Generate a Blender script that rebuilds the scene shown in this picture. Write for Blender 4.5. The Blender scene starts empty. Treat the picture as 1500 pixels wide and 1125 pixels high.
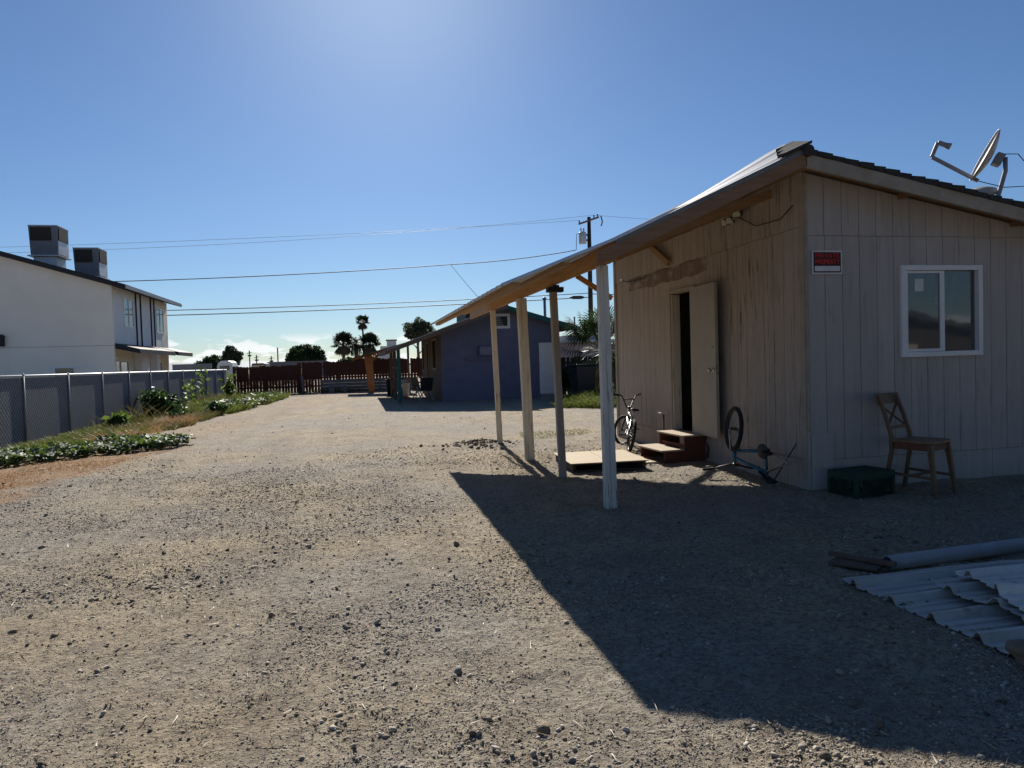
import bpy, math, random
import numpy as np
from mathutils import Vector, Matrix, noise as mn
random.seed(7); RNG = np.random.default_rng(11)
R_ = math.radians
scene = bpy.context.scene
COL = scene.collection

# ------------------------------------------------------------------ materials
class NT:
    def __init__(s, name):
        s.m = bpy.data.materials.new(name); s.m.use_nodes = True
        s.t = s.m.node_tree; s.n = s.t.nodes; s.l = s.t.links
        s.b = s.n['Principled BSDF']; s.out = s.n['Material Output']
        s.tc = s.n.new('ShaderNodeTexCoord').outputs['Object']
    def link(s, a, b): s.l.new(a, b)
    def mapping(s, scale=(1, 1, 1), src=None):
        k = s.n.new('ShaderNodeMapping'); k.inputs['Scale'].default_value = scale
        s.link(src or s.tc, k.inputs['Vector']); return k.outputs[0]
    def noise(s, scale, detail=4, rough=.6, vec=None, dist=0):
        k = s.n.new('ShaderNodeTexNoise'); k.inputs['Scale'].default_value = scale
        k.inputs['Detail'].default_value = detail; k.inputs['Roughness'].default_value = rough
        k.inputs['Distortion'].default_value = dist
        s.link(vec or s.tc, k.inputs['Vector']); return k.outputs['Fac']
    def voro(s, scale, vec=None, feat='F1', out='Distance'):
        k = s.n.new('ShaderNodeTexVoronoi'); k.feature = feat; k.inputs['Scale'].default_value = scale
        s.link(vec or s.tc, k.inputs['Vector']); return k.outputs[out]
    def ramp(s, fac, stops):
        k = s.n.new('ShaderNodeValToRGB'); s.link(fac, k.inputs[0]); e = k.color_ramp.elements
        while len(e) < len(stops): e.new(.5)
        for i, (p, c) in enumerate(stops):
            e[i].position = p; e[i].color = (c, c, c, 1) if not isinstance(c, tuple) else (*c, 1)
        return k.outputs[0]
    def mix(s, fac, a, b, mode='MIX'):
        k = s.n.new('ShaderNodeMix'); k.data_type = 'RGBA'; k.blend_type = mode
        for i, v in ((0, fac), (6, a), (7, b)):
            if isinstance(v, (int, float)): k.inputs[i].default_value = v
            elif isinstance(v, tuple): k.inputs[i].default_value = (*v, 1)
            else: s.link(v, k.inputs[i])
        return k.outputs[2]
    def math(s, op, a, b=None):
        k = s.n.new('ShaderNodeMath'); k.operation = op
        for i, v in ((0, a), (1, b)):
            if v is None: continue
            if isinstance(v, (int, float)): k.inputs[i].default_value = v
            else: s.link(v, k.inputs[i])
        return k.outputs[0]
    def sep(s, vec=None):
        k = s.n.new('ShaderNodeSeparateXYZ'); s.link(vec or s.tc, k.inputs[0]); return k.outputs
    def island(s):
        return s.n.new('ShaderNodeNewGeometry').outputs['Random Per Island']
    def bump(s, h, strength=.3, dist=.01, prev=None):
        k = s.n.new('ShaderNodeBump'); k.inputs['Strength'].default_value = strength
        k.inputs['Distance'].default_value = dist; s.link(h, k.inputs['Height'])
        if prev: s.link(prev, k.inputs['Normal'])
        s.link(k.outputs[0], s.b.inputs['Normal']); return k.outputs[0]
    def base(s, c):
        if isinstance(c, tuple): s.b.inputs['Base Color'].default_value = (*c, 1)
        else: s.link(c, s.b.inputs['Base Color'])
    def rough(s, v):
        if isinstance(v, (int, float)): s.b.inputs['Roughness'].default_value = v
        else: s.link(v, s.b.inputs['Roughness'])
    def set(s, k, v): s.b.inputs[k].default_value = v

def simple(name, c, c2=None, scale=6, rough=.75, metal=0, bump=.15, bscale=60, stretch=(1, 1, 1), spec=.4):
    k = NT(name); c2 = c2 or tuple(x * .72 for x in c)
    v = k.mapping(stretch)
    f = k.ramp(k.noise(scale, 5, .65, v), [(.3, 0.), (.7, 1.)])
    k.base(k.mix(f, c2, c)); k.rough(rough); k.set('Metallic', metal); k.set('Specular IOR Level', spec)
    if bump: k.bump(k.noise(bscale, 3, .6, v), bump, .006)
    return k.m

def wood(name, c, c2, axis='z', rough=.7, peel=None):
    k = NT(name); st = {'x': (1.2, 22, 22), 'y': (22, 1.2, 22), 'z': (22, 22, 1.2)}[axis]
    v = k.mapping(st); n1 = k.noise(1.6, 6, .7, v, .4)
    base = k.mix(k.ramp(n1, [(.3, 0.), (.7, 1.)]), c2, c)
    if peel:
        v2 = k.mapping(tuple(a * .5 for a in st))
        msk = k.ramp(k.noise(2.2, 6, .75, v2), [(.56, 0.), (.62, 1.)])
        base = k.mix(msk, base, peel)
    k.base(base); k.rough(rough); k.set('Specular IOR Level', .3); k.bump(n1, .35, .004)
    return k.m

def leafmat(name, c, c2, tr=.35, tcol=None, rough=.55):
    k = NT(name); col = k.mix(k.island(), c, c2)
    k.base(col); k.rough(rough); k.set('Specular IOR Level', .35)
    t = k.n.new('ShaderNodeBsdfTranslucent')
    if tcol: t.inputs[0].default_value = (*tcol, 1)
    else: k.link(col, t.inputs[0])
    ms = k.n.new('ShaderNodeMixShader'); ms.inputs[0].default_value = tr
    k.link(k.b.outputs[0], ms.inputs[1]); k.link(t.outputs[0], ms.inputs[2]); k.link(ms.outputs[0], k.out.inputs[0])
    return k.m

def siding_mat(name, c, stain=False):
    k = NT(name)
    streak = k.noise(1.5, 6, .7, k.mapping((7, 7, .6)))
    blot = k.noise(1.7, 5, .6)
    col = k.mix(k.ramp(streak, [(.32, 0.), (.68, 1.)]), tuple(x * .82 for x in c), c)
    col = k.mix(k.ramp(blot, [(.45, 0.), (.75, .35)]), col, tuple(x * y for x, y in zip(c, (.8, .74, .68))))
    # bare wood shows where paint has cracked along the grain
    crack = k.ramp(k.noise(2.0, 6, .72, k.mapping((13, 13, .75)), .4), [(.565, 0.), (.60, 1.)])
    zone = k.ramp(k.noise(.9, 3, .5), [(.42, 0.), (.56, 1.)])
    if stain:      # peeling is worst on the weather side, from the door to the corner
        yy = k.sep()[1]; zone = k.math('MULTIPLY', k.math('ADD', k.math('MULTIPLY', zone, .6), .4), k.ramp(k.math('MULTIPLY', yy, .1), [(.80, 1.), (.93, .25)]))
    else: zone = k.math('MULTIPLY', zone, .25)
    col = k.mix(k.math('MULTIPLY', crack, zone), col, (.09, .065, .05))
    col = k.mix(k.ramp(k.island(), [(0., 0.), (1., .16)]), col, tuple(x * .6 for x in c))
    if stain:
        x, y, z = k.sep()
        zz = k.math('ADD', z, k.math('MULTIPLY', k.noise(2.2, 4, .6), .18))
        a = k.math('MULTIPLY', k.math('GREATER_THAN', zz, 2.74), k.math('LESS_THAN', zz, 2.955))
        b = k.math('MULTIPLY', k.math('GREATER_THAN', y, 9.0), k.math('LESS_THAN', y, 11.9))
        p = k.ramp(k.noise(1.7, 5, .62, k.mapping((1, 1, 2.2))), [(.38, 0.), (.46, 1.)])
        col = k.mix(k.math('MULTIPLY', k.math('MULTIPLY', k.math('MULTIPLY', a, b), p), k.ramp(streak, [(.3, .45), (.6, .85)])), col, (.15, .09, .06))
    k.base(col); k.rough(.72); k.set('Specular IOR Level', .3)
    k.bump(k.noise(2, 6, .75, k.mapping((45, 45, 3))), .3, .003)
    return k.m

MT = {}
def mats():
    M = MT
    M['siding_side'] = siding_mat('siding_side', (.46, .395, .345), True)  # same paint as the front; browner light of this side put in colour
    M['siding_front'] = siding_mat('siding_front', (.49, .45, .425))  # same paint; greyer light on the front wall put into its colour
    M['groove'] = simple('groove_back', (.12, .10, .09), bump=0)
    M['cream_trim'] = simple('cream_trim', (.40, .35, .29), scale=5, bump=.2)
    M['fascia'] = wood('fascia_wood', (.30, .18, .11), (.20, .11, .065), 'x')
    M['fascia_y'] = wood('beam_wood', (.52, .29, .12), (.34, .17, .06), 'y')
    M['raft'] = wood('rafter_wood', (.42, .26, .14), (.28, .16, .08), 'x')
    M['post_paint'] = wood('post_paint', (.72, .70, .66), (.55, .52, .47), 'z', .7, (.2, .15, .1))
    M['post_wood'] = wood('post_wood', (.72, .66, .57), (.54, .48, .39), 'z', .75, (.3, .22, .15))
    M['post_brown'] = wood('post_brown', (.42, .35, .29), (.28, .23, .19), 'z', .75)
    M['shingle'] = simple('shingle', (.05, .05, .052), scale=18, rough=.95, bump=.6, bscale=70)
    M['metal_white'] = simple('metal_white', (.78, .77, .74), (.62, .6, .56), scale=3, rough=.45, bump=.05)
    M['metal_under'] = simple('galvanised', (.42, .42, .41), (.3, .29, .27), scale=5, rough=.5, metal=.3, bump=.05)
    M['drip'] = simple('drip_metal', (.22, .24, .26), rough=.5, metal=.4, bump=.03)
    M['door_paint'] = simple('door_paint', (.37, .33, .265), (.31, .275, .22), scale=2.5, rough=.6, bump=.12, bscale=25)
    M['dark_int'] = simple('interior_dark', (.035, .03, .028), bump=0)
    M['chrome'] = simple('chrome', (.6, .6, .58), rough=.25, metal=1, bump=0)
    M['vinyl'] = simple('vinyl_white', (.78, .79, .8), (.70, .71, .72), scale=3, rough=.4, bump=.02)
    M['paper'] = simple('paper', (.75, .76, .74), bump=.02)
    k = NT('window_glass'); k.base((.01, .012, .014)); k.rough(.03); k.set('Specular IOR Level', .36); k.set('Transmission Weight', .9); k.base((.75, .8, .82)); M['glass'] = k.m
    k.bump(k.noise(1.8, 2, .5), .04, .05)
    k = NT('pane_dark'); k.base((.02, .025, .03)); k.rough(.05); k.set('Specular IOR Level', .8); M['pane_dark'] = k.m
    M['curtain'] = simple('curtain', (.62, .70, .85), (.42, .5, .65), scale=2.2, rough=.9, bump=.4, bscale=9, stretch=(3, 3, .8))
    M['sign_black'] = simple('sign_black', (.012, .012, .013), rough=.4, bump=0)
    M['sign_red'] = simple('sign_red', (.55, .02, .02), (.5, .018, .018), rough=.45, bump=0)
    M['sign_red_dark'] = simple('sign_red_dark', (.05, .005, .006), (.04, .004, .005), rough=.45, bump=0)
    M['sign_white'] = simple('sign_white', (.75, .75, .76), rough=.45, bump=0)
    M['chair_wood'] = wood('chair_wood', (.20, .12, .07), (.12, .068, .036), 'z', .5)
    M['chair_seat'] = wood('chair_seat', (.30, .2, .12), (.17, .1, .06), 'x', .5)
    M['chair_red'] = wood('chair_apron', (.20, .07, .04), (.12, .045, .025), 'x', .5)
    M['crate'] = simple('crate_green', (.008, .055, .035), (.005, .04, .025), rough=.5, bump=.05)
    M['tyre'] = simple('tyre', (.018, .018, .019), rough=.85, bump=.3, bscale=90)
    M['bike_black'] = simple('bike_black', (.02, .02, .022), rough=.45, bump=0)
    M['bike_silver'] = simple('bike_silver', (.45, .46, .47), rough=.35, metal=.8, bump=0)
    M['bike_blue'] = simple('bike_blue', (.015, .13, .21), rough=.35, bump=0, metal=.2)
    M['spoke'] = simple('spoke', (.35, .35, .35), rough=.4, metal=.8, bump=0)
    M['step_red'] = wood('step_red', (.15, .045, .03), (.08, .025, .018), 'y', .7)
    M['tread'] = wood('step_tread', (.50, .40, .29), (.34, .26, .19), 'y', .8)
    M['ply'] = wood('plywood', (.50, .41, .28), (.38, .30, .20), 'x', .8)
    M['pallet_wood'] = wood('pallet_wood', (.09, .07, .05), (.05, .04, .03), 'y', .85)
    for nm, c1, c2, met in (('sheet', (.62, .58, .53), (.42, .39, .355), .15), ('sheet2', (.80, .76, .70), (.64, .60, .55), .1)):
        k = NT('corrugated_' + nm); n1 = k.noise(2.2, 5, .65, k.mapping((.6, 2.5, 1)))
        c = k.mix(k.ramp(n1, [(.3, 0.), (.7, 1.)]), c2, c1)
        c = k.mix(k.ramp(k.noise(5, 6, .75), [(.56, 0.), (.68, .6)]), c, (.19, .13, .085))      # dirt and rust
        c = k.mix(k.ramp(k.noise(60, 3, .7), [(.6, 0.), (.72, .5)]), c, (.16, .12, .09))
        k.base(c); k.rough(k.ramp(n1, [(.3, .62), (.7, .45)])); k.set('Metallic', met); k.set('Specular IOR Level', .4); k.bump(k.noise(30, 4, .6), .15, .004); M[nm] = k.m
    M['pipe'] = simple('pvc_pipe', (.34, .35, .37), (.28, .28, .29), scale=4, rough=.45, bump=.05)
    M['oldwood'] = wood('old_wood', (.17, .12, .09), (.09, .065, .05), 'x', .85)
    M['rock'] = simple('rock', (.26, .19, .13), (.14, .1, .075), scale=7, rough=.9, bump=.9, bscale=25)
    M['blue_stucco'] = simple('blue_stucco', (.14, .142, .205), (.11, .112, .165), scale=2.2, rough=.85, bump=.35, bscale=70)
    M['brown_wall'] = simple('brown_wall', (.16, .11, .08), bump=.2)
    M['teal'] = simple('teal_paint', (.012, .115, .11), bump=.1)
    M['white_paint'] = simple('white_paint', (.68, .68, .68), (.6, .59, .58), bump=.08)
    M['stucco'] = simple('cream_stucco', (.88, .81, .69), (.80, .73, .61), scale=.7, rough=.9, bump=.2, bscale=50)
    M['panel_grey'] = simple('grey_panel', (.80, .80, .81), (.74, .745, .755), scale=1.5, rough=.8, bump=.1)
    M['dark_trim'] = simple('dark_trim', (.025, .024, .03), rough=.7, bump=.1)
    M['ac_grey'] = simple('cooler_grey', (.20, .21, .24), (.15, .155, .18), rough=.6, metal=.3, bump=.05)
    M['ac_galv'] = simple('cooler_galvanised', (.55, .57, .6), (.45, .46, .48), rough=.5, metal=.4, bump=.05)
    M['ac_pad'] = simple('cooler_pad', (.045, .038, .034), rough=.9, bump=.5, bscale=40)
    M['slat'] = simple('fence_slat', (.042, .048, .080), (.03, .036, .064), scale=3, rough=.72, bump=.02, spec=1.)
    M['wire'] = simple('fence_wire', (.50, .50, .51), (.42, .42, .43), rough=.62, metal=1, bump=0)
    M['galv'] = simple('galvanised_post', (.22, .23, .26), (.16, .17, .2), rough=.55, metal=.3, bump=.05)
    M['redwood'] = wood('red_stain', (.12, .04, .027), (.065, .024, .017), 'z', .8)
    M['block'] = simple('grey_boards', (.22, .21, .21), (.14, .135, .135), scale=3, rough=.9, bump=.3, stretch=(1, 1, 6))
    M['orange_wood'] = wood('orange_wood', (.42, .18, .06), (.28, .11, .04), 'z', .75)
    M['creosote'] = wood('creosote', (.05, .036, .028), (.028, .02, .016), 'z', .85)
    M['trafo'] = simple('transformer_grey', (.50, .53, .56), rough=.5, bump=.02)
    M['cable'] = simple('cable_black', (.02, .02, .022), rough=.6, bump=0)
    M['cable_al'] = simple('cable_grey', (.18, .19, .2), rough=.5, bump=0)
    M['porcelain'] = simple('porcelain', (.2, .2, .22), rough=.3, bump=0)
    M['pink'] = simple('pink_stucco', (.50, .38, .34), (.42, .32, .29), scale=2, bump=.2)
    M['darkfence'] = wood('dark_boards', (.06, .045, .035), (.03, .024, .02), 'z', .9)
    M['bin'] = simple('bin_plastic', (.011, .012, .018), rough=.5, bump=.05)
    M['dish'] = simple('dish_grey', (.46, .43, .40), (.40, .37, .34), rough=.5, bump=.02)
    M['dish_arm'] = simple('dish_arm', (.30, .30, .31), rough=.5, metal=.3, bump=.02)
    M['lamp_face'] = simple('lamp_lens', (.72, .68, .55), (.6, .56, .45), rough=.25, bump=.1)
    M['bark'] = simple('bark', (.14, .10, .075), (.07, .05, .04), scale=5, rough=.95, bump=.8, bscale=16, stretch=(1, 1, .25))
    M['palm_bark'] = simple('palm_bark', (.20, .16, .125), (.11, .085, .07), scale=4, rough=.95, bump=.8, bscale=14, stretch=(1, 1, 2.5))
    M['leaf_dark'] = leafmat('leaf_dark', (.022, .045, .014), (.05, .08, .025))
    M['leaf_euc'] = leafmat('leaf_euc', (.04, .06, .035), (.085, .105, .065))
    M['leaf_palm'] = leafmat('leaf_palm', (.03, .055, .018), (.075, .10, .035), .3)
    M['leaf_palm_far'] = leafmat('leaf_palm_far', (.025, .04, .02), (.05, .065, .035), .25)
    M['leaf_dead'] = leafmat('leaf_dead', (.20, .15, .09), (.12, .085, .05), .25)
    M['leaf_bush'] = leafmat('leaf_bush', (.025, .06, .018), (.06, .115, .03), .35)
    M['leaf_squash'] = leafmat('leaf_squash', (.07, .11, .045), (.14, .17, .10), .3, (.13, .2, .03), .62)
    M['grass_green'] = leafmat('grass_green', (.09, .13, .02), (.17, .18, .045), .45)
    M['grass_weed'] = leafmat('grass_weed', (.08, .10, .025), (.2, .155, .06), .4)
    M['grass_dry'] = leafmat('grass_dry', (.36, .20, .09), (.46, .30, .15), .35)
    M['straw'] = leafmat('straw', (.5, .40, .26), (.30, .22, .14), .2)
    M['leaf_young'] = leafmat('leaf_young', (.10, .17, .03), (.16, .22, .05), .5)
    M['hill'] = simple('hill_far', (.22, .27, .34), bump=0, scale=.002)  # distance haze put into the hill colour as bluish grey
    M['camper'] = simple('camper_shell', (.72, .74, .76), rough=.4, bump=.02)
    M['van'] = simple('van_paint', (.10, .05, .05), rough=.3, bump=0)
    M['far_wall'] = simple('far_wall', (.27, .27, .28), bump=.1, scale=1)
    M['bounce_pale'] = simple('bounce_pad_pale', (.60, .58, .54), (.5, .48, .45), scale=1.2, bump=.2)
    M['far_white'] = simple('far_white', (.62, .64, .66), bump=0)
    M['bark_post'] = simple('far_pole', (.06, .05, .045), bump=0)

    # pebbles
    k = NT('pebble'); isl = k.island()
    c = k.ramp(isl, [(0., (.09, .075, .06)), (.3, (.24, .195, .15)), (.6, (.38, .31, .22)), (.88, (.50, .43, .33)), (1., (.70, .66, .58))])
    c = k.mix(k.ramp(k.noise(.35, 4, .55), [(.40, 0.), (.58, .6)]), c, (.30, .285, .26))
    k.base(k.mix(k.ramp(k.noise(60, 3), [(.3, 0.), (.7, .35)]), c, (.3, .25, .19))); k.rough(.9); k.bump(k.noise(140, 3), .4, .004); M['pebble'] = k.m
    k = NT('clod'); isl = k.island()
    k.base(k.mix(isl, (.10, .075, .055), (.24, .185, .13))); k.rough(.95); k.bump(k.noise(70, 4, .7), .8, .01); M['clod'] = k.m
    # ground
    k = NT('dirt_ground')
    big = k.noise(.35, 4, .55); mid = k.noise(2.3, 6, .65); fine = k.noise(26, 5, .7); grit = k.noise(110, 4, .75)
    c = k.mix(k.ramp(mid, [(.3, 0.), (.72, 1.)]), (.42, .33, .205), (.64, .53, .355))
    c = k.mix(k.ramp(big, [(.40, 0.), (.58, .85)]), c, (.43, .39, .33))
    c = k.mix(k.ramp(k.noise(1., 5, .6, k.mapping((1.7, .14, 1))), [(.48, 0.), (.68, .42)]), c, (.27, .235, .195))
    c = k.mix(k.ramp(fine, [(.36, .85), (.55, 0.)]), c, (.18, .14, .105))
    c = k.mix(k.ramp(k.noise(1.6, 7, .72, None, .3), [(.50, 0.), (.66, .5)]), c, (.22, .185, .15))
    c = k.mix(k.ramp(grit, [(.36, .5), (.5, 0.)]), c, (.15, .12, .095))
    c = k.mix(k.ramp(grit, [(.6, 0.), (.74, .5)]), c, (.58, .51, .42))
    vc = k.voro(38, out='Color'); vd = k.voro(38)
    gmask = k.ramp(k.noise(.9, 5, .7), [(.46, 0.), (.62, 1.)])
    sp = k.n.new('ShaderNodeSeparateColor'); k.link(vc, sp.inputs[0])
    stone = k.ramp(sp.outputs[0], [(0., (.12, .105, .10)), (.5, (.27, .24, .21)), (1., (.46, .42, .37))])
    sm = k.math('MULTIPLY', k.ramp(vd, [(.36, 1.), (.46, 0.)]), k.ramp(sp.outputs[1], [(.40, 0.), (.45, 1.)]))
    sm = k.math('MULTIPLY', sm, k.math('ADD', k.math('MULTIPLY', gmask, .75), .25))
    c = k.mix(k.math('MULTIPLY', sm, .8), c, stone)
    # dry orange grass soil by the fence, yellow litter near the porch
    x, y, z = k.sep()
    wob = k.math('MULTIPLY', k.math('SUBTRACT', k.noise(1.1, 5, .65), .5), 2.6)
    e1 = k.math('ADD', k.math('ADD', x, 4.35), k.math('ADD', wob, k.math('MULTIPLY', k.math('SUBTRACT', y, 11.5), -.16)))
    m1 = k.math('MULTIPLY', k.ramp(e1, [(.0, 1.), (.6, 0.)]), k.ramp(k.math('MULTIPLY', y, .05), [(.68, 1.), (.82, .25)]))
    c = k.mix(k.math('MULTIPLY', m1, .75), c, k.mix(fine, (.26, .13, .06), (.42, .26, .13)))
    k.base(c); k.rough(.95); k.set('Specular IOR Level', .2)
    h = k.math('ADD', k.math('MULTIPLY', fine, .6), k.math('MULTIPLY', grit, .35))
    h = k.math('ADD', h, k.math('MULTIPLY', sm, .5))
    k.bump(h, 1., .05); M['ground'] = k.m
mats()

# ------------------------------------------------------------------ mesh builder
class MB:
    def __init__(s): s.v = []; s.f = []; s.sm = []
    def poly(s, pts, sm=False):
        b = len(s.v); s.v += [tuple(p) for p in pts]; s.f.append(tuple(range(b, b + len(pts)))); s.sm.append(sm); return s
    def hexa(s, p):      # 4 bottom (ccw from above) + 4 top
        b = len(s.v); s.v += [tuple(q) for q in p]
        for q in ((3, 2, 1, 0), (4, 5, 6, 7), (0, 1, 5, 4), (1, 2, 6, 5), (2, 3, 7, 6), (3, 0, 4, 7)):
            s.f.append(tuple(b + i for i in q)); s.sm.append(False)
        return s
    def box(s, x0, y0, z0, x1, y1, z1):
        x0, x1 = min(x0, x1), max(x0, x1); y0, y1 = min(y0, y1), max(y0, y1); z0, z1 = min(z0, z1), max(z0, z1)
        return s.hexa([(x0, y0, z0), (x1, y0, z0), (x1, y1, z0), (x0, y1, z0), (x0, y0, z1), (x1, y0, z1), (x1, y1, z1), (x0, y1, z1)])
    def obox(s, mat, sx, sy, sz):
        b = len(s.v); MB.box(s, -sx / 2, -sy / 2, -sz / 2, sx / 2, sy / 2, sz / 2)
        for i in range(b, len(s.v)): s.v[i] = tuple(mat @ Vector(s.v[i]))
        return s
    def bar(s, p, q, w, h, up=(0, 0, 1)):      # w across, h along up
        p, q = Vector(p), Vector(q); d = (q - p).normalized(); u = Vector(up)
        if abs(d.dot(u)) > .98: u = Vector((0, 1, 0))
        r = d.cross(u).normalized() * w / 2; t = r.cross(d).normalized() * h / 2
        return s.hexa([p - r - t, p + r - t, q + r - t, q - r - t, p - r + t, p + r + t, q + r + t, q - r + t])
    def taper(s, p, q, w0, w1, d0=None, d1=None):
        p, q = Vector(p), Vector(q); d0 = d0 or w0; d1 = d1 or w1
        c = []
        for a, w, d in ((p, w0, d0), (q, w1, d1)):
            c += [a + Vector(e) for e in ((-w / 2, -d / 2, 0), (w / 2, -d / 2, 0), (w / 2, d / 2, 0), (-w / 2, d / 2, 0))]
        return s.hexa(c)
    def tube(s, pts, r, n=8, closed=False, caps=True):
        pts = [Vector(p) for p in pts]; N = len(pts); rr = r if isinstance(r, (list, tuple)) else [r] * N
        b = len(s.v); prev = None
        for i, p in enumerate(pts):
            if closed: d = pts[(i + 1) % N] - pts[i - 1]
            else: d = pts[min(i + 1, N - 1)] - pts[max(i - 1, 0)]
            d.normalize()
            if prev is None:
                a = Vector((0, 0, 1)) if abs(d.z) < .9 else Vector((1, 0, 0)); u = d.cross(a).normalized()
            else: u = (prev - d * prev.dot(d)).normalized()
            prev = u; w = d.cross(u)
            for k in range(n):
                t = 2 * math.pi * k / n; s.v.append(tuple(p + (u * math.cos(t) + w * math.sin(t)) * rr[i]))
        for i in range(N if closed else N - 1):
            j = (i + 1) % N
            for k in range(n):
                s.f.append((b + i * n + k, b + i * n + (k + 1) % n, b + j * n + (k + 1) % n, b + j * n + k)); s.sm.append(True)
        if caps and not closed:
            s.f.append(tuple(b + k for k in range(n))[::-1]); s.f.append(tuple(b + (N - 1) * n + k for k in range(n))); s.sm += [False, False]
        return s
    def lathe(s, prof, n=20, mat=None, sm=True):
        mat = mat or Matrix(); b = len(s.v)
        for (r, z) in prof:
            for k in range(n):
                t = 2 * math.pi * k / n; s.v.append(tuple(mat @ Vector((r * math.cos(t), r * math.sin(t), z))))
        for i in range(len(prof) - 1):
            for k in range(n):
                s.f.append((b + i * n + k, b + i * n + (k + 1) % n, b + (i + 1) * n + (k + 1) % n, b + (i + 1) * n + k)); s.sm.append(sm)
        return s
    def prism(s, pts, ax, a, c):      # polygon in the two other axes, extruded along ax
        def m(p, t): return {'x': (t, p[0], p[1]), 'y': (p[0], t, p[1]), 'z': (p[0], p[1], t)}[ax]
        n = len(pts); b = len(s.v); s.v += [m(p, a) for p in pts] + [m(p, c) for p in pts]
        s.f.append(tuple(b + i for i in range(n))); s.f.append(tuple(b + n + i for i in range(n))[::-1])
        for i in range(n): s.f.append((b + i, b + n + i, b + n + (i + 1) % n, b + (i + 1) % n))
        s.sm += [False] * (n + 2); return s
    def build(s, name, mat, parent=None, bevel=0, kind=None, label=None, fix=True):
        me = bpy.data.meshes.new(name); me.from_pydata(s.v, [], s.f); me.update()
        if fix:
            import bmesh
            bm = bmesh.new(); bm.from_mesh(me); bmesh.ops.recalc_face_normals(bm, faces=bm.faces); bm.to_mesh(me); bm.free()
        me.polygons.foreach_set('use_smooth', s.sm)
        return link(name, me, mat, parent, bevel, kind, label)

def link(name, me, mat, parent=None, bevel=0, kind=None, label=None):
    o = bpy.data.objects.new(name, me); COL.objects.link(o); me.materials.append(MT[mat])
    if parent is not None:
        o.parent = parent
        if parent.get('_w'): o.matrix_parent_inverse = root_of(parent)
    if bevel:
        m = o.modifiers.new('bevel', 'BEVEL'); m.width = bevel; m.segments = 2; m.limit_method = 'ANGLE'
    if kind: o['kind'] = kind
    if label: o['label'] = label
    return o
def root_of(p):
    m = Matrix()
    if p.type == 'EMPTY': m = (Matrix.Translation(p.location) @ p.rotation_euler.to_matrix().to_4x4()).inverted()
    return m
def thing(name, label, cat, loc=(0, 0, 0), rz=0, group=None, world=False, rot=None):
    o = bpy.data.objects.new(name, None); COL.objects.link(o); o.empty_display_size = .2
    o.location = loc; o.rotation_euler = rot or (0, 0, rz); o['label'] = label; o['category'] = cat
    if group: o['group'] = group
    if world: WORLD.add(o.name); o['_w'] = 1
    return o
WORLD = set()
def tag(o, label, cat, group=None):
    o['label'] = label; o['category'] = cat
    if group: o['group'] = group
    return o
def np_mesh(name, V, F, mat, parent=None, kind=None, smooth=False):
    V = np.asarray(V, np.float32); F = np.asarray(F, np.int32); k = F.shape[1]
    me = bpy.data.meshes.new(name); me.vertices.add(len(V)); me.vertices.foreach_set('co', V.ravel())
    me.loops.add(F.size); me.loops.foreach_set('vertex_index', F.ravel())
    me.polygons.add(len(F)); me.polygons.foreach_set('loop_start', np.arange(0, F.size, k, dtype=np.int32))
    me.polygons.foreach_set('loop_total', np.full(len(F), k, np.int32))
    if smooth: me.polygons.foreach_set('use_smooth', np.ones(len(F), bool))
    me.update(calc_edges=True); me.validate()
    return link(name, me, mat, parent, 0, kind)

# value noise in numpy
def vnoise(x, y, seed=0):
    xi = np.floor(x).astype(np.int64); yi = np.floor(y).astype(np.int64); fx = x - xi; fy = y - yi
    def h(a, b):
        n = (a * 374761393 + b * 668265263 + seed * 1442695041) & 0x7fffffff
        n = ((n ^ (n >> 13)) * 1274126177) & 0x7fffffff
        return ((n ^ (n >> 16)) & 0xffff) / 65535.
    u = fx * fx * (3 - 2 * fx); v = fy * fy * (3 - 2 * fy)
    return (h(xi, yi) * (1 - u) + h(xi + 1, yi) * u) * (1 - v) + (h(xi, yi + 1) * (1 - u) + h(xi + 1, yi + 1) * u) * v
def fbm(x, y, f, o=4, seed=0):
    s = 0; a = 1; t = 0
    for i in range(o): s = s + a * vnoise(x * f, y * f, seed + i * 17); t += a; a *= .5; f *= 2.03
    return s / t - .5
def gz(x, y):
    x = np.asarray(x, float); y = np.asarray(y, float)
    w = np.exp(-np.maximum(0, y - 16) / 9.)
    z = fbm(x, y, .45, 3, 3) * .05 + (fbm(x, y, 2.6, 3, 5) * .035 + fbm(x, y, 8, 3, 9) * .022 + np.maximum(0, fbm(x, y, 15, 2, 14) - .1) * .05) * w
    # gentle tyre ruts along the drive
    for cx in (-1.9, -.3): z = z - .018 * np.exp(-((x - cx - .25 * np.sin(y * .25)) / .3) ** 2) * w
    z = z + .05 * np.exp(-((x - 2.15) ** 2 + (y - 12.75) ** 2) / .12)
    return z

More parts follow.
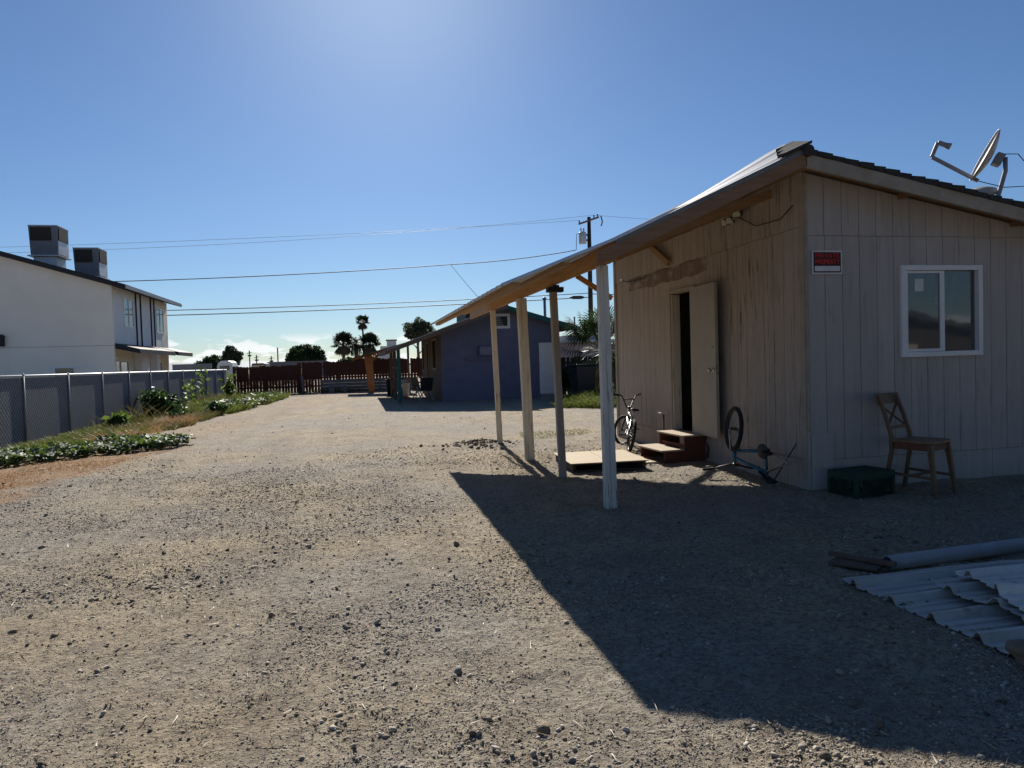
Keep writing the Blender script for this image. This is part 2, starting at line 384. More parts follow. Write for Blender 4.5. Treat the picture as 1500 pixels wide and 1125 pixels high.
# ------------------------------------------------------------------ ground
def make_ground():
    def grade(a, b, s0, g, mx):
        out = [a]; s = s0
        while out[-1] < b: out.append(out[-1] + s); s = min(s * g, mx)
        return out
    xs = list(np.arange(-6.5, 6.6, .035)); xs = [-a for a in grade(6.5, 2500, .06, 1.12, 300)][::-1][:-1] + xs + grade(6.6, 2500, .06, 1.12, 300)
    ys = [-2500, -800, -300, -120, -50, -25, -12, -6, -3, -1, .3, .9] + list(np.arange(1.2, 10, .03)) + grade(10, 4000, .032, 1.022, 300)
    X, Y = np.meshgrid(np.array(xs), np.array(ys)); Z = gz(X, Y)
    Z = np.where(np.hypot(X, Y) > 70, Z - .1, Z)
    V = np.stack([X, Y, Z], -1).reshape(-1, 3); nx, ny = len(xs), len(ys)
    i = np.arange(nx - 1)[None, :] + (np.arange(ny - 1) * nx)[:, None]; i = i.ravel()
    F = np.stack([i, i + 1, i + nx + 1, i + nx], -1)
    np_mesh('ground', V, F, 'ground', kind='structure', smooth=True)
make_ground()

def ico():
    t = (1 + 5 ** .5) / 2
    V = np.array([(-1, t, 0), (1, t, 0), (-1, -t, 0), (1, -t, 0), (0, -1, t), (0, 1, t), (0, -1, -t), (0, 1, -t), (t, 0, -1), (t, 0, 1), (-t, 0, -1), (-t, 0, 1)], float)
    V /= np.linalg.norm(V[0])
    F = np.array([(0, 11, 5), (0, 5, 1), (0, 1, 7), (0, 7, 10), (0, 10, 11), (1, 5, 9), (5, 11, 4), (11, 10, 2), (10, 7, 6), (7, 1, 8), (3, 9, 4), (3, 4, 2), (3, 2, 6), (3, 6, 8), (3, 8, 9), (4, 9, 5), (2, 4, 11), (6, 2, 10), (8, 6, 7), (9, 8, 1)])
    return V, F
def stones(P, r, flat=(.45, .9)):
    V0, F0 = ico(); n = len(P); r = np.asarray(r)
    jit = RNG.uniform(.72, 1.25, (n, 12, 1)); S = np.stack([RNG.uniform(.75, 1.35, n), RNG.uniform(.7, 1.1, n), RNG.uniform(*flat, n)], -1)
    W = V0[None] * jit * S[:, None, :] * r[:, None, None]
    a = RNG.uniform(0, 6.28, n); ca, sa = np.cos(a)[:, None], np.sin(a)[:, None]
    x = W[..., 0] * ca - W[..., 1] * sa; y = W[..., 0] * sa + W[..., 1] * ca
    tl = RNG.uniform(-.5, .5, n)[:, None]; z = W[..., 2] + x * tl
    W = np.stack([x, y, z], -1) + P[:, None, :]
    return W.reshape(-1, 3), (F0[None] + (np.arange(n) * 12)[:, None, None]).reshape(-1, 3)
def free(x, y):   # places kept clear: house floor, white sheet pile
    return ~((x > 4.7) & (y > 6.75) & (y < 12.7))
def scatter(n, y0, y1, pw=1.6, seed=1):
    t = RNG.random(n); y = y0 + (y1 - y0) * t ** pw; x = RNG.uniform(-1, 1, n) * (y * .78 + .4) + y * .21
    k = free(x, y) & (x > -6.8); return x[k], y[k]
def grit():
    # fine gravel: flat chips of eight faces each
    x, y = scatter(420000, 1.5, 11, 1.8); d = fbm(x, y, .9, 4, 21) + .5 * fbm(x, y, 4, 2, 22)
    k = RNG.random(len(x)) < np.clip(.42 + 2.2 * d, .16, 1); x, y = x[k], y[k]; n = len(x)
    r = np.clip(np.exp(RNG.normal(-6.0, .38, n)), .0012, .008) * (1 + .09 * y)
    O = np.array([(1, 0, 0), (0, 1, 0), (-1, 0, 0), (0, -1, 0), (.15, .1, .8), (0, 0, -.5)]); W = O[None] * RNG.uniform(.6, 1.3, (n, 6, 1)) * r[:, None, None]
    a = RNG.uniform(0, 6.28, n); ca, sa = np.cos(a)[:, None], np.sin(a)[:, None]; X, Y = W[..., 0] * ca - W[..., 1] * sa, W[..., 0] * sa + W[..., 1] * ca
    Z = W[..., 2] * RNG.uniform(.5, 1.2, n)[:, None] + X * RNG.uniform(-.4, .4, n)[:, None]
    V = np.stack([X + x[:, None], Y + y[:, None], Z + (gz(x, y) + r * .2)[:, None]], -1).reshape(-1, 3)
    F = np.array([(0, 1, 4), (1, 2, 4), (2, 3, 4), (3, 0, 4), (1, 0, 5), (2, 1, 5), (3, 2, 5), (0, 3, 5)])
    np_mesh('fine_gravel', V, (F[None] + (np.arange(n) * 6)[:, None, None]).reshape(-1, 3), 'pebble', kind='stuff')
grit()
def make_gravel():
    x, y = scatter(130000, 1.5, 13, 1.75)
    d = fbm(x, y, .9, 4, 21); keep = RNG.random(len(x)) < np.clip(.14 + 5.5 * (d - .02), .07, 1) ; x, y = x[keep], y[keep]
    r = np.clip(np.exp(RNG.normal(-5.35, .48, len(x))), .002, .024) * (1 + .03 * y)
    P = np.stack([x, y, gz(x, y) + r * .15], -1); V, F = stones(P, r, (.35, .8)); np_mesh('gravel', V, F, 'pebble', kind='stuff')
    x, y = scatter(3600, 1.6, 22, 1.5)
    d = fbm(x, y, 1.2, 3, 33); keep = RNG.random(len(x)) < np.clip(.25 + 4 * d, .05, 1); x, y = x[keep], y[keep]
    r = np.clip(np.exp(RNG.normal(-4.5, .38, len(x))), .005, .028)
    px = RNG.normal(2.1, .3, 160); py = RNG.normal(12.75, .28, 160); pr = RNG.uniform(.012, .045, 160)
    x = np.r_[x, px]; y = np.r_[y, py]; r = np.r_[r, pr]
    P = np.stack([x, y, gz(x, y) + r * .25], -1); V, F = stones(P, r, (.5, .95)); np_mesh('dirt_clods', V, F, 'clod', kind='stuff')
make_gravel()

def ribbons(P, D, L, w, bend, mat, name, parent=None, kind='stuff', seg=2):
    """thin tapering blades: P base, D direction (unit), length, width, bend(vec)"""
    n = len(P); side = np.cross(D, np.array([0, 0, 1.])); bad = np.linalg.norm(side, axis=1) < .15
    side[bad] = np.array([1., 0, 0]); rot = RNG.uniform(0, 3.14, n)
    side /= np.linalg.norm(side, axis=1)[:, None]; up = np.cross(side, D)
    side = side * np.cos(rot)[:, None] + up * np.sin(rot)[:, None]
    rows = []
    for i in range(seg + 1):
        t = i / seg; c = P + D * (L * t)[:, None] + bend * ((t * t) * L)[:, None]
        ww = (w * (1 - .8 * t))[:, None] * side; rows += [c - ww, c + ww]
    V = np.stack(rows, 1).reshape(-1, 3); b = np.arange(n) * (2 * (seg + 1)); F = []
    for i in range(seg): F.append(np.stack([b + 2 * i, b + 2 * i + 1, b + 2 * i + 3, b + 2 * i + 2], -1))
    return np_mesh(name, V, np.concatenate(F), mat, parent, kind)
def inpoly(x, y, poly):
    r = np.zeros(len(x), bool); n = len(poly)
    for i in range(n):
        (x1, y1), (x2, y2) = poly[i], poly[(i + 1) % n]
        c = ((y1 > y) != (y2 > y)) & (x < (x2 - x1) * (y - y1) / (y2 - y1 + 1e-9) + x1); r ^= c
    return r
def polyscatter(n, poly, clump=.9, thr=-.05, seed=4):
    p = np.array(poly); lo, hi = p.min(0), p.max(0); m = n * 5
    x = RNG.uniform(lo[0], hi[0], m); y = RNG.uniform(lo[1], hi[1], m)
    k = inpoly(x, y, poly) & (fbm(x, y, clump, 3, seed) > thr + RNG.normal(0, .05, m)); x, y = x[k][:n], y[k][:n]; return x, y
def grass(name, poly, n, h, w, mat, lean=.35, clump=.9, thr=-.05, seed=4):
    x, y = polyscatter(n, poly, clump, thr, seed); m = len(x); a = RNG.uniform(0, 6.28, m); l = RNG.uniform(.1, 1, m) * lean * 2
    D = np.stack([np.cos(a) * l, np.sin(a) * l, np.ones(m)], -1); D /= np.linalg.norm(D, axis=1)[:, None]
    L = h * RNG.uniform(.4, 1.25, m) * (1 + 1.2 * np.clip(fbm(x, y, .7, 2, seed + 5), -.4, .5)); P = np.stack([x, y, gz(x, y) - .005], -1)
    bend = np.stack([np.cos(a) * .35, np.sin(a) * .35, -.25 * np.ones(m)], -1)
    return ribbons(P, D, L, np.full(m, w), bend, mat, name)
def litter():
    x, y = scatter(6500, 1.5, 12, 1.5); m = len(x); a = RNG.uniform(0, 6.28, m)
    D = np.stack([np.cos(a), np.sin(a), RNG.uniform(-.03, .22, m)], -1); D /= np.linalg.norm(D, axis=1)[:, None]
    L = np.exp(RNG.normal(-3.1, .5, m)); P = np.stack([x, y, gz(x, y) + .004], -1)
    ribbons(P, D, L, RNG.uniform(.001, .0034, m), np.stack([np.sin(a) * .1, np.cos(a) * .1, np.zeros(m)], -1), 'straw', 'straw_litter')
litter()

def leaf_cards(C, size, updir=None, aspect=1.6, droop=0):
    n = len(C); N = RNG.normal(0, 1, (n, 3))
    if updir is not None: N = N * .55 + np.array(updir)
    N /= np.linalg.norm(N, axis=1)[:, None]; A = np.cross(N, RNG.normal(0, 1, (n, 3))); A /= np.linalg.norm(A, axis=1)[:, None]
    B = np.cross(N, A); s = size * RNG.uniform(.6, 1.3, n); a = A * (s * aspect / 2)[:, None]; b = B * (s / 2)[:, None]
    lift = N * (s * .18)[:, None]
    V = np.stack([C - a, C + b * .9 + lift, C + a, C - b * .9 + lift], 1).reshape(-1, 3)
    i = np.arange(n) * 4; return V, np.stack([i, i + 1, i + 2, i + 3], -1)
def clump_points(center, rad, nclump, per, cr, shell=.55, flat=1., low=-.75):
    c0 = np.array(center); rad = np.array(rad); out = []
    for i in range(nclump):
        d = RNG.normal(0, 1, 3); d /= np.linalg.norm(d); d[2] = max(d[2], low)
        c = c0 + d * rad * (shell + (1 - shell) * RNG.random()); k = int(per * RNG.uniform(.5, 1.4))
        q = RNG.normal(0, 1, (k, 3)); q /= np.linalg.norm(q, axis=1)[:, None]
        q *= (RNG.random(k) ** .45)[:, None] * cr * RNG.uniform(.6, 1.25); q[:, 2] *= flat; out.append(c + q)
    return np.concatenate(out)
def trunk_limbs(base, top, r, limbs, spread, parent, mat='bark'):
    m = MB(); b, t = Vector(base), Vector(top); pts = []
    for i in range(6):
        f = i / 5; p = b.lerp(t, f); pts.append(p + Vector((math.sin(f * 5 + r * 9), math.cos(f * 4), 0)) * r * .6 * f)
    m.tube(pts, [r * (1.25 - .75 * i / 5) for i in range(6)], 9)
    for i in range(limbs):
        f = .45 + .5 * i / max(1, limbs - 1); p = b.lerp(t, f); a = i * 2.4; q = p + Vector((math.cos(a) * spread, math.sin(a) * spread, spread * (.5 + .5 * f)))
        mid = p.lerp(q, .5) + Vector((0, 0, spread * .12)); m.tube([p, mid, q], [r * .45, r * .3, r * .12], 6)
    return m.build('trunk', mat, parent)
def tree(name, label, x, y, h, rad, zc, mat, nclump, per, cr, leaf, r=.15, group=None, shell=.55, flat=.8, cat='tree'):
    t = thing(name, label, cat, (x, y, 0), 0, group)
    trunk_limbs((0, 0, -.1), (0, 0, zc + rad[2] * .3), r, 7, min(rad[0], rad[1]) * .7, t)
    P = clump_points((0, 0, zc), rad, nclump, per, cr, shell, flat); V, F = leaf_cards(P, leaf)
    np_mesh('crown', V, F, mat, t); return t

# ------------------------------------------------------------------ beige house
def siding(mb, back, origin, U, Nrm, u0, u1, z0, ztop, grooves, holes=(), th=.02, gap=.007):
    """vertical boards: U unit along wall, Nrm outward; holes = (ua,ub,za,zb)"""
    O, U, Nn = Vector(origin), Vector(U), Vector(Nrm)
    cuts = sorted(set([u0, u1] + [g for g in grooves if u0 < g < u1] + [h for q in holes for h in q[:2] if u0 < h < u1]))
    def slab(m, a, b, za, zb0, zb1, d0, d1):
        c = []
        for z_a, z_b in ((za, za), (zb0, zb1)):
            for (u, d, z) in ((a, d0, z_a), (b, d0, z_b), (b, d1, z_b), (a, d1, z_a)): c.append(O + U * u + Nn * d + Vector((0, 0, z)))
        m.hexa(c)
    for a, b in zip(cuts, cuts[1:]):
        mid = (a + b) / 2; ints = [(z0, None)]
        for (ha, hb, za, zb) in holes:
            if ha <= mid <= hb: ints = [(z0, za), (zb, None)]
        ga = gap / 2 if a in grooves else 0; gb = gap / 2 if b in grooves else 0
        for (za, zb) in ints:
            t0 = ztop(a) if zb is None else zb; t1 = ztop(b) if zb is None else zb
            if t0 > za + .01: slab(mb, a + ga, b - gb, za, t0, t1, th * .95 + random.uniform(-.0012, .0012), 0)
            if t0 > za + .01 and back: slab(back, a, b, za, t0, t1, -.002, -.09)

SLOPE = .19
YF, YB, XW, XR = 6.82, 12.62, 4.75, 10.6          # front, back, door wall, right wall
def roof_r(x): return 3.434 - SLOPE * (x - XW)     # underside of right slope
def roof_l(x):                                      # top of the left roof: (4.62,3.62) (2.45,2.63) (1.36,2.21)
    if x > 2.45: return 2.63 + (x - 2.45) * (3.62 - 2.63) / (4.62 - 2.45)
    return 2.21 + (x - 1.36) * (2.63 - 2.21) / (2.45 - 1.36)
YR = 6.5                                            # front edge of the roof
def bump_roof(x, y):
    w = min(1, max(0, (x - 3.15) / 1.35)) ** 1.15; t = max(y - YR, 0)
    return w * .15 * (t / .5 if t < .5 else max(0, 1 - (t - .5) / .5))
def house():
    H = thing('beige_house', 'beige board-sided single-storey house with a lean-to porch roof on four posts', 'house', (XW, YF, 0), 0, world=True)
    # --- side wall with the door (faces -X); u runs along +Y from the front corner
    g = []; u = .0
    pat = [.2, .2, .2, .11, .09, .2, .2, .2]
    i = 0
    while u < 5.8: u += pat[i % len(pat)]; g.append(round(u, 3)); i += 1
    DO = (2.56, 3.34, .37, 2.47)
    for nm, z0, zt, th, gr in (('skirt_board', -.05, lambda u: .325, .016, [x * 1.9 for x in range(1, 4)]),
                               ('side_wall', .33, lambda u: 2.86, .022, g), ('upper_siding', 2.864, lambda u: 3.44, .034, [x + .03 for x in g])):
        mb, bk = MB(), MB()
        siding(mb, bk, (XW + .024, YF + .024, 0), (0, 1, 0), (-1, 0, 0), 0, YB - YF - .03, z0, zt, gr, [DO] if nm == 'side_wall' else (), th)
        mb.build(nm, 'siding_side', H); b = bk.build('sheathing', 'groove', H)
    # --- front gable wall (faces -Y); u along +X
    gf = [.215 * i + .02 for i in range(1, 27)]
    WN = (1.185, 2.235, 1.42, 2.42)
    for nm, z0, zt, th, gr, hl in (('skirt_board', -.05, lambda u: .318, .014, [2.4, 4.8], ()),
                                   ('front_wall', .322, lambda u: 2.75, .022, gf, (WN,)),
                                   ('upper_siding', 2.753, lambda u: roof_r(XW + u) - .015, .030, [x - .012 for x in gf], ())):
        mb, bk = MB(), MB(); umax = XR - XW
        if nm == 'upper_siding': umax = 3.9
        zt2 = (lambda u: min(2.75, roof_r(XW + u) - .015)) if nm == 'front_wall' else zt
        siding(mb, bk, (XW, YF + .024, 0), (1, 0, 0), (0, -1, 0), .0, umax, z0, zt2, gr, hl, th)
        mb.build(nm, 'siding_front', H); bk.build('sheathing', 'groove', H)
    # flat patch boards
    MB().box(XW + .03, YF - .02, .0, XW + .30, YF - .008, .62).build('patch_board', 'siding_front', H, .006)
    MB().box(XW - .012, YF + .02, .0, XW + .002, YF + .105, 3.40).box(XW - .001, YF - .012, .63, XW + .022, YF + .019, 3.40).build('corner_trim', 'cream_trim', H, .003)
    MB().box(XW - .02, YB - .10, 0, XW + .001, YB - .01, 3.36).build('corner_trim', 'cream_trim', H, .003)
    # other walls, floor
    MB().box(XR - .1, YF + .12, -.05, XR, YB - .1, roof_r(XR) - .01).build('right_wall', 'siding_front', H)
    MB().prism([(XW + .12, -.05), (XR - .11, -.05), (XR - .11, roof_r(XR) - .03), (XW + .12, 3.41)], 'y', YB - .1, YB).build('back_wall', 'siding_front', H)
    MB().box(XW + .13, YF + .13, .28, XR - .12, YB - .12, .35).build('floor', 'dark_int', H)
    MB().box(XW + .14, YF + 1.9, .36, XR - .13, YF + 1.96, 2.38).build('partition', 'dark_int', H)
    # --- roof, right slope
    ov = 10.95; y0, y1 = YR, YB + .4
    MB().prism([(4.60, roof_r(4.60) + .012), (ov, roof_r(ov) + .012), (ov, roof_r(ov) + .05), (4.60, roof_r(4.60) + .05)], 'y', y0 + .03, y1).build('roof_deck', 'raft', H)
    m = MB(); random.seed(3); xx = 4.52; rows = 46
    while xx < ov:                       # courses of shingle running down the slope, ragged at the rake
        wd = .16; z = roof_r(xx) + .15 - .002 * 0; yy = y0 - random.uniform(.01, .05)
        a, b2 = xx, xx + wd
        zt = lambda x: roof_r(x) + .105
        m.hexa([(a, yy, zt(a) - .055), (b2, yy, zt(b2) - .055), (b2, y1, zt(b2) - .055), (a, y1, zt(a) - .055),
                (a, yy, zt(a) - .012 + random.uniform(0, .008)), (b2, yy, zt(b2) + random.uniform(0, .016)), (b2, y1, zt(b2)), (a, y1, zt(a) - .012)])
        xx += wd
    m.build('roof', 'shingle', H)
    m = MB()
    m.tube([(4.56, y0 - .05, 3.545), (4.55, y0 + .2, 3.56), (4.55, y1, 3.56)], [.06, .075, .085], 10).build('ridge_cap', 'shingle', H)
    # rake fascia right: two boards
    m = MB()
    for a, b in ((4.56, 7.35), (7.353, ov)):
        f = lambda x: roof_r(x) + .05
        m.prism([(a, f(a) - .14), (b, f(b) - .14), (b, f(b)), (a, f(a))], 'y', y0 - .012, y0 + .028)
    m.build('fascia', 'cream_trim', H, .003)
    for x in (5.9, 7.4, 8.9): MB().box(x, y0 + .03, roof_r(x) - .06, x + .04, YF - .01, roof_r(x) + .01).build('lookout', 'fascia', H)
    # --- left roof: metal sheets
    m = MB(); xs = [1.36, 1.6, 1.9, 2.2, 2.45, 2.8, 3.0, 3.3, 3.7, 4.1, 4.4, 4.62]
    step = .045; n = int((13.3 - YR) / step) ; rows = []
    for i in range(n + 1):
        y = YR + i * step; rib = .028 if (i % 6) in (2, 3) else 0.
        if i == 0: rib = 0
        rows.append([(x, y, roof_l(x) + bump_roof(x, y) + rib * (1 if x < 3.1 else .25)) for x in xs])
    b = len(m.v)
    for r in rows: m.v += r
    k = len(xs)
    for i in range(n):
        for j in range(k - 1): m.f.append((b + i * k + j, b + i * k + j + 1, b + (i + 1) * k + j + 1, b + (i + 1) * k + j)); m.sm.append(False)
    o = m.build('porch_roofing', 'metal_white', H); s = o.modifiers.new('solid', 'SOLIDIFY'); s.thickness = .004; s.offset = -1
    # wavy old shingle edge lying over the sheet by the ridge
    m = MB(); e = []
    for i in range(9):
        t = i / 8; y = YR - .035 + t * .34; e.append((4.45 - .20 * (1 - t) + .05 * math.sin(i * 2.1), y))
    for (xa, ya), (xb, yb) in zip(e, e[1:]):
        zt = lambda x, y: roof_l(x) + bump_roof(x, y) + .012
        m.hexa([(xa, ya, zt(xa, ya)), (4.6, ya, zt(4.6, ya)), (4.6, yb, zt(4.6, yb)), (xb, yb, zt(xb, yb)),
                (xa, ya, zt(xa, ya) + .035), (4.6, ya, zt(4.6, ya) + .03), (4.6, yb, zt(4.6, yb) + .03), (xb, yb, zt(xb, yb) + .035)])
    m.build('shingle_edge', 'shingle', H)
    # drip strip and rake board of the left slope, from the ridge to the beam
    def rake(x0, x1, top, bot, ya, yb, nm, mt):
        MB().prism([(x0, roof_l(x0) - bot), (x1, roof_l(x1) - bot), (x1, roof_l(x1) - top), (x0, roof_l(x0) - top)], 'y', ya, yb).build(nm, mt, H, .002)
    rake(2.47, 4.56, .012, .048, YR - .016, YR + .012, 'drip_edge', 'drip')
    rake(2.28, 4.545, .045, .185, YR - .008, YR + .032, 'rake_board', 'fascia')
    # beam on the posts (two planks), rafters, purlins
    zb = roof_l(2.49)
    m = MB(); m.box(2.425, YR + .036, zb - .215, 2.463, 15.3, zb - .055); m.build('porch_beam', 'fascia_y', H, .003)
    m = MB(); m.box(2.466, YR + .036, zb - .20, 2.50, 13.9, zb - .05); m.build('porch_beam', 'fascia_y', H, .003)
    y = 7.35
    while y < 13.2:
        MB().hexa([(2.505, y, roof_l(2.505) - .155), (4.70, y, 3.27), (4.70, y + .04, 3.27), (2.505, y + .04, roof_l(2.505) - .155),
                   (2.505, y, roof_l(2.505) - .06), (4.70, y, 3.38), (4.70, y + .04, 3.38), (2.505, y + .04, roof_l(2.505) - .06)]).build('rafter', 'raft', H, .002)
        y += .66
    for x in (1.45, 1.95, 3.1, 3.8):
        MB().box(x, YR + .04, roof_l(x) - .045, x + .07, 13.25, roof_l(x) - .008).build('purlin', 'raft', H)
    # knee braces against the wall
    for (ya, za, yb, zb2) in ((10.75, 3.30, 10.1, 2.92),): MB().bar((4.66, ya, za), (4.69, yb, zb2), .06, .09).build('knee_brace', 'raft', H, .003)
    MB().bar((4.05, 12.72, 3.05), (4.72, 12.68, 2.62), .06, .09).build('knee_brace', 'fascia_y', H, .003)
    # posts
    for (y, w, d, mt, dx, top, lab) in ((6.80, .125, .11, 'post_paint', -.02, .0, 'porch post in chipped white paint, split down its length'), (8.64, .085, .09, 'post_brown', .0, .0, 'plain brown porch post'),
                               (10.40, .135, .10, 'post_wood', .0, .0, 'pale wide timber porch post'), (12.70, .09, .09, 'post_wood', .0, .0, 'pale slim timber porch post')):
        m = MB(); zt = zb - .218
        if mt == 'post_paint':
            m.taper((2.43, y, -.1), (2.405, y, zt), .052, .055, d); m.taper((2.491, y, -.1), (2.462, y, zt), .066, .056, d - .012)
        else: m.taper((2.50, y, -.1), (2.435, y, zt), w, w, d)
        m.build('porch_post', mt, H, .006, label=lab)
    MB().box(2.36, 8.58, zb - .30, 2.56, 8.70, zb - .24).box(2.43, 8.57, zb - .24, 2.50, 8.71, zb - .216).build('post_bracket', 'dark_trim', H)
    MB().obox(Matrix.Translation((5.36, 7.9, 3.83)) @ Matrix.Rotation(R_(-28), 4, 'Y'), .17, .2, .09).box(5.33, 7.87, 3.3, 5.39, 7.93, 3.80).build('roof_vent', 'brown_wall', H)
    # --- door frame and leaf
    ya, yb = YF + .024 + DO[0], YF + .024 + DO[1]
    fr = MB(); xo = XW - .022
    fr.box(xo, ya - .055, .36, XW + .12, ya, 2.50); fr.box(xo, yb, .36, XW + .12, yb + .055, 2.50); fr.box(xo, ya - .0, 2.452, XW + .12, yb + .0, 2.50)
    fr.box(xo - .01, ya - .02, .335, XW + .12, yb + .02, .362)
    F = fr.build('door_frame', 'cream_trim', H, .003)
    MB().box(XW - .002, yb - .022, .37, XW + .13, yb - .002, 2.44).build('door_jamb', 'post_wood', H)
    d0 = Vector((XW - .035, ya + .0, 0)); d1 = Vector((XW - .115, ya - .885, 0)); dd = (d1 - d0).normalized(); nn = Vector((dd.y, -dd.x, 0))
    if nn.x > 0: nn = -nn
    def dp(u, d, z): return d0 + dd * u + nn * d + Vector((0, 0, z))
    def dbox(m, u0, u1, e0, e1, z0, z1): return m.hexa([dp(u0, e0, z0), dp(u1, e0, z0), dp(u1, e1, z0), dp(u0, e1, z0), dp(u0, e0, z1), dp(u1, e0, z1), dp(u1, e1, z1), dp(u0, e1, z1)])
    D = dbox(MB(), 0, .87, 0, .042, .395, 2.46).build('door', 'door_paint', H, .004)
    rot = Matrix((dd, Vector((0, 0, 1)), nn)).transposed().to_4x4()
    kn = MB().lathe([(.0, .0), (.031, .0), (.031, .008), (.012, .012), (.011, .04), (.026, .05), (.03, .065), (.022, .082), (0, .086)], 18, Matrix.Translation(dp(.80, .042, 1.30)) @ rot)
    kn.build('door_knob', 'chrome', D); dbox(MB(), .862, .878, .008, .034, 1.24, 1.36).build('latch_plate', 'chrome', D)
    dbox(MB(), .76, .82, .042, .046, 1.60, 1.615).build('scratch_plate', 'brown_wall', D)
    # --- window
    x0, x1, z0, z1 = XW + WN[0], XW + WN[1], WN[2], WN[3]; yo = YF - .03
    W = MB(); t = .045
    W.box(x0 - .012, yo, z0 - .012, x0 + t, YF + .08, z1 + .012); W.box(x1 - t, yo, z0 - .012, x1 + .012, YF + .08, z1 + .012)
    W.box(x0 + t, yo, z0 - .012, x1 - t, YF + .08, z0 + t); W.box(x0 + t, yo, z1 - t, x1 - t, YF + .08, z1 + .012)
    WO = W.build('window', 'vinyl', H, .004); xm = (x0 + x1) / 2 - .01
    S = MB(); a, b, y = x0 + t + .003, xm + .02, YF - .012; q = .033
    S.box(a, y, z0 + t + .003, a + q, y + .035, z1 - t - .003); S.box(b - q, y, z0 + t + .003, b, y + .035, z1 - t - .003)
    S.box(a + q, y, z0 + t + .003, b - q, y + .035, z0 + t + q); S.box(a + q, y, z1 - t - q, b - q, y + .035, z1 - t - .003)
    S.build('sash', 'vinyl', WO, .003)
    MB().box(xm + .022, YF - .004, z0 + t + .003, xm + .055, YF + .045, z1 - t - .003).build('mullion', 'vinyl', WO, .003)
    MB().box(a + q, y + .014, z0 + t + q, b - q, y + .019, z1 - t - q).build('pane', 'glass', WO)
    MB().box(xm + .056, YF + .028, z0 + t + .002, x1 - t - .002, YF + .033, z1 - t - .002).build('pane', 'glass', WO)
    MB().box(a + q + .10, y + .0125, z1 - t - q - .06 - .14, a + q + .215, y + .0138, z1 - t - q - .06).build('sticker', 'paper', WO)
    # curtain inside the right pane, gathered to one side
    m = MB(); rows = []; n = 26
    for j in range(9):
        f = j / 8; zz = z1 + .02 - f * (.62); row = []
        for i in range(n + 1):
            s_ = i / n; xx = xm - .05 + s_ * (.46 - .12 * f * f); row.append((xx, YF + .17 + .02 * math.sin(s_ * 24 + f * 2) * (.4 + f), zz + .35 * f * (1 - s_) * (s_ < 1) - .02 * math.sin(s_ * 9)))
        rows.append(row)
    for r in rows: m.v += r
    for j in range(8):
        for i in range(n): a_ = j * (n + 1) + i; m.f.append((a_, a_ + 1, a_ + n + 2, a_ + n + 1)); m.sm.append(True)
    m.build('curtain', 'curtain', WO, fix=False)
    MB().tube([(4.70, 12.15, 2.9), (4.69, 11.8, 2.82), (4.69, 11.0, 2.80)], .008, 6).build('cable', 'cable', H)
    MB().tube([(4.70, 8.08, 3.2), (4.7, 7.7, 3.02), (4.7, 7.2, 3.0), (4.69, 6.95, 3.1)], .006, 6).build('cable', 'cable', H)
house()

# ------------------------------------------------------------------ text helper (letters drawn as strokes, real thickness)
FONT = {'P': [[(0, 0), (0, 1)], [(0, 1), (.62, 1), (.72, .9), (.72, .6), (.62, .5), (0, .5)]], 'R': [[(0, 0), (0, 1)], [(0, 1), (.62, 1), (.72, .9), (.72, .6), (.62, .5), (0, .5)], [(.35, .5), (.72, 0)]],
        'I': [[(.15, 0), (.15, 1)]], 'V': [[(0, 1), (.36, 0), (.72, 1)]], 'A': [[(0, 0), (.36, 1), (.72, 0)], [(.14, .34), (.58, .34)]], 'T': [[(.36, 0), (.36, 1)], [(0, 1), (.72, 1)]],
        'E': [[(.68, 0), (0, 0), (0, 1), (.68, 1)], [(0, .5), (.58, .5)]], 'O': [[(.12, 0), (.6, 0), (.72, .12), (.72, .88), (.6, 1), (.12, 1), (0, .88), (0, .12), (.12, 0)]], 'Y': [[(0, 1), (.36, .48), (.72, 1)], [(.36, .48), (.36, 0)]]}
def letters(text, x0, x1, z, h, y, t):
    wid = {'I': .3}; tot = sum(wid.get(c, .72) + .3 for c in text) - .3; s = (x1 - x0) / tot; m = MB(); x = x0
    for c in text:
        for st in FONT[c]:
            for (a, b), (c2, d) in zip(st, st[1:]):
                m.bar((x + a * s, y, z + b * h), (x + c2 * s, y, z + d * h), .0025, t, (0, .001, 1) if abs(b - d) < .01 else (1, 0, .0001))
        x += (wid.get(c, .72) + .3) * s
    return m
def sign():
    x0, x1, z0, z1, y = 4.815, 5.185, 2.335, 2.59, YF - .012
    t = thing('warning_sign', 'small black and red PRIVATE PROPERTY sign with a blank white strip', 'sign', (x0, y, z0), 0, world=True)
    MB().box(x0, y - .004, z0, x1, y, z1).build('backing', 'sign_white', t)
    MB().box(x0 + .018, y - .006, z0 + .018, x1 - .018, y - .0045, z1 - .018).build('face', 'sign_black', t)
    MB().box(x0 + .024, y - .0073, z0 + .098, x1 - .024, y - .0063, z1 - .024).build('red_field', 'sign_red_dark', t)
    MB().box(x0 + .03, y - .0075, z0 + .032, x1 - .03, y - .0063, z0 + .088).build('blank_strip', 'sign_white', t)
    for w, z in (('PRIVATE', .178), ('PROPERTY', .112)):
        letters(w, x0 + .04, x1 - .04, z0 + z, .044, y - .0088, .010).build('lettering', 'sign_red', t, fix=False)
sign()

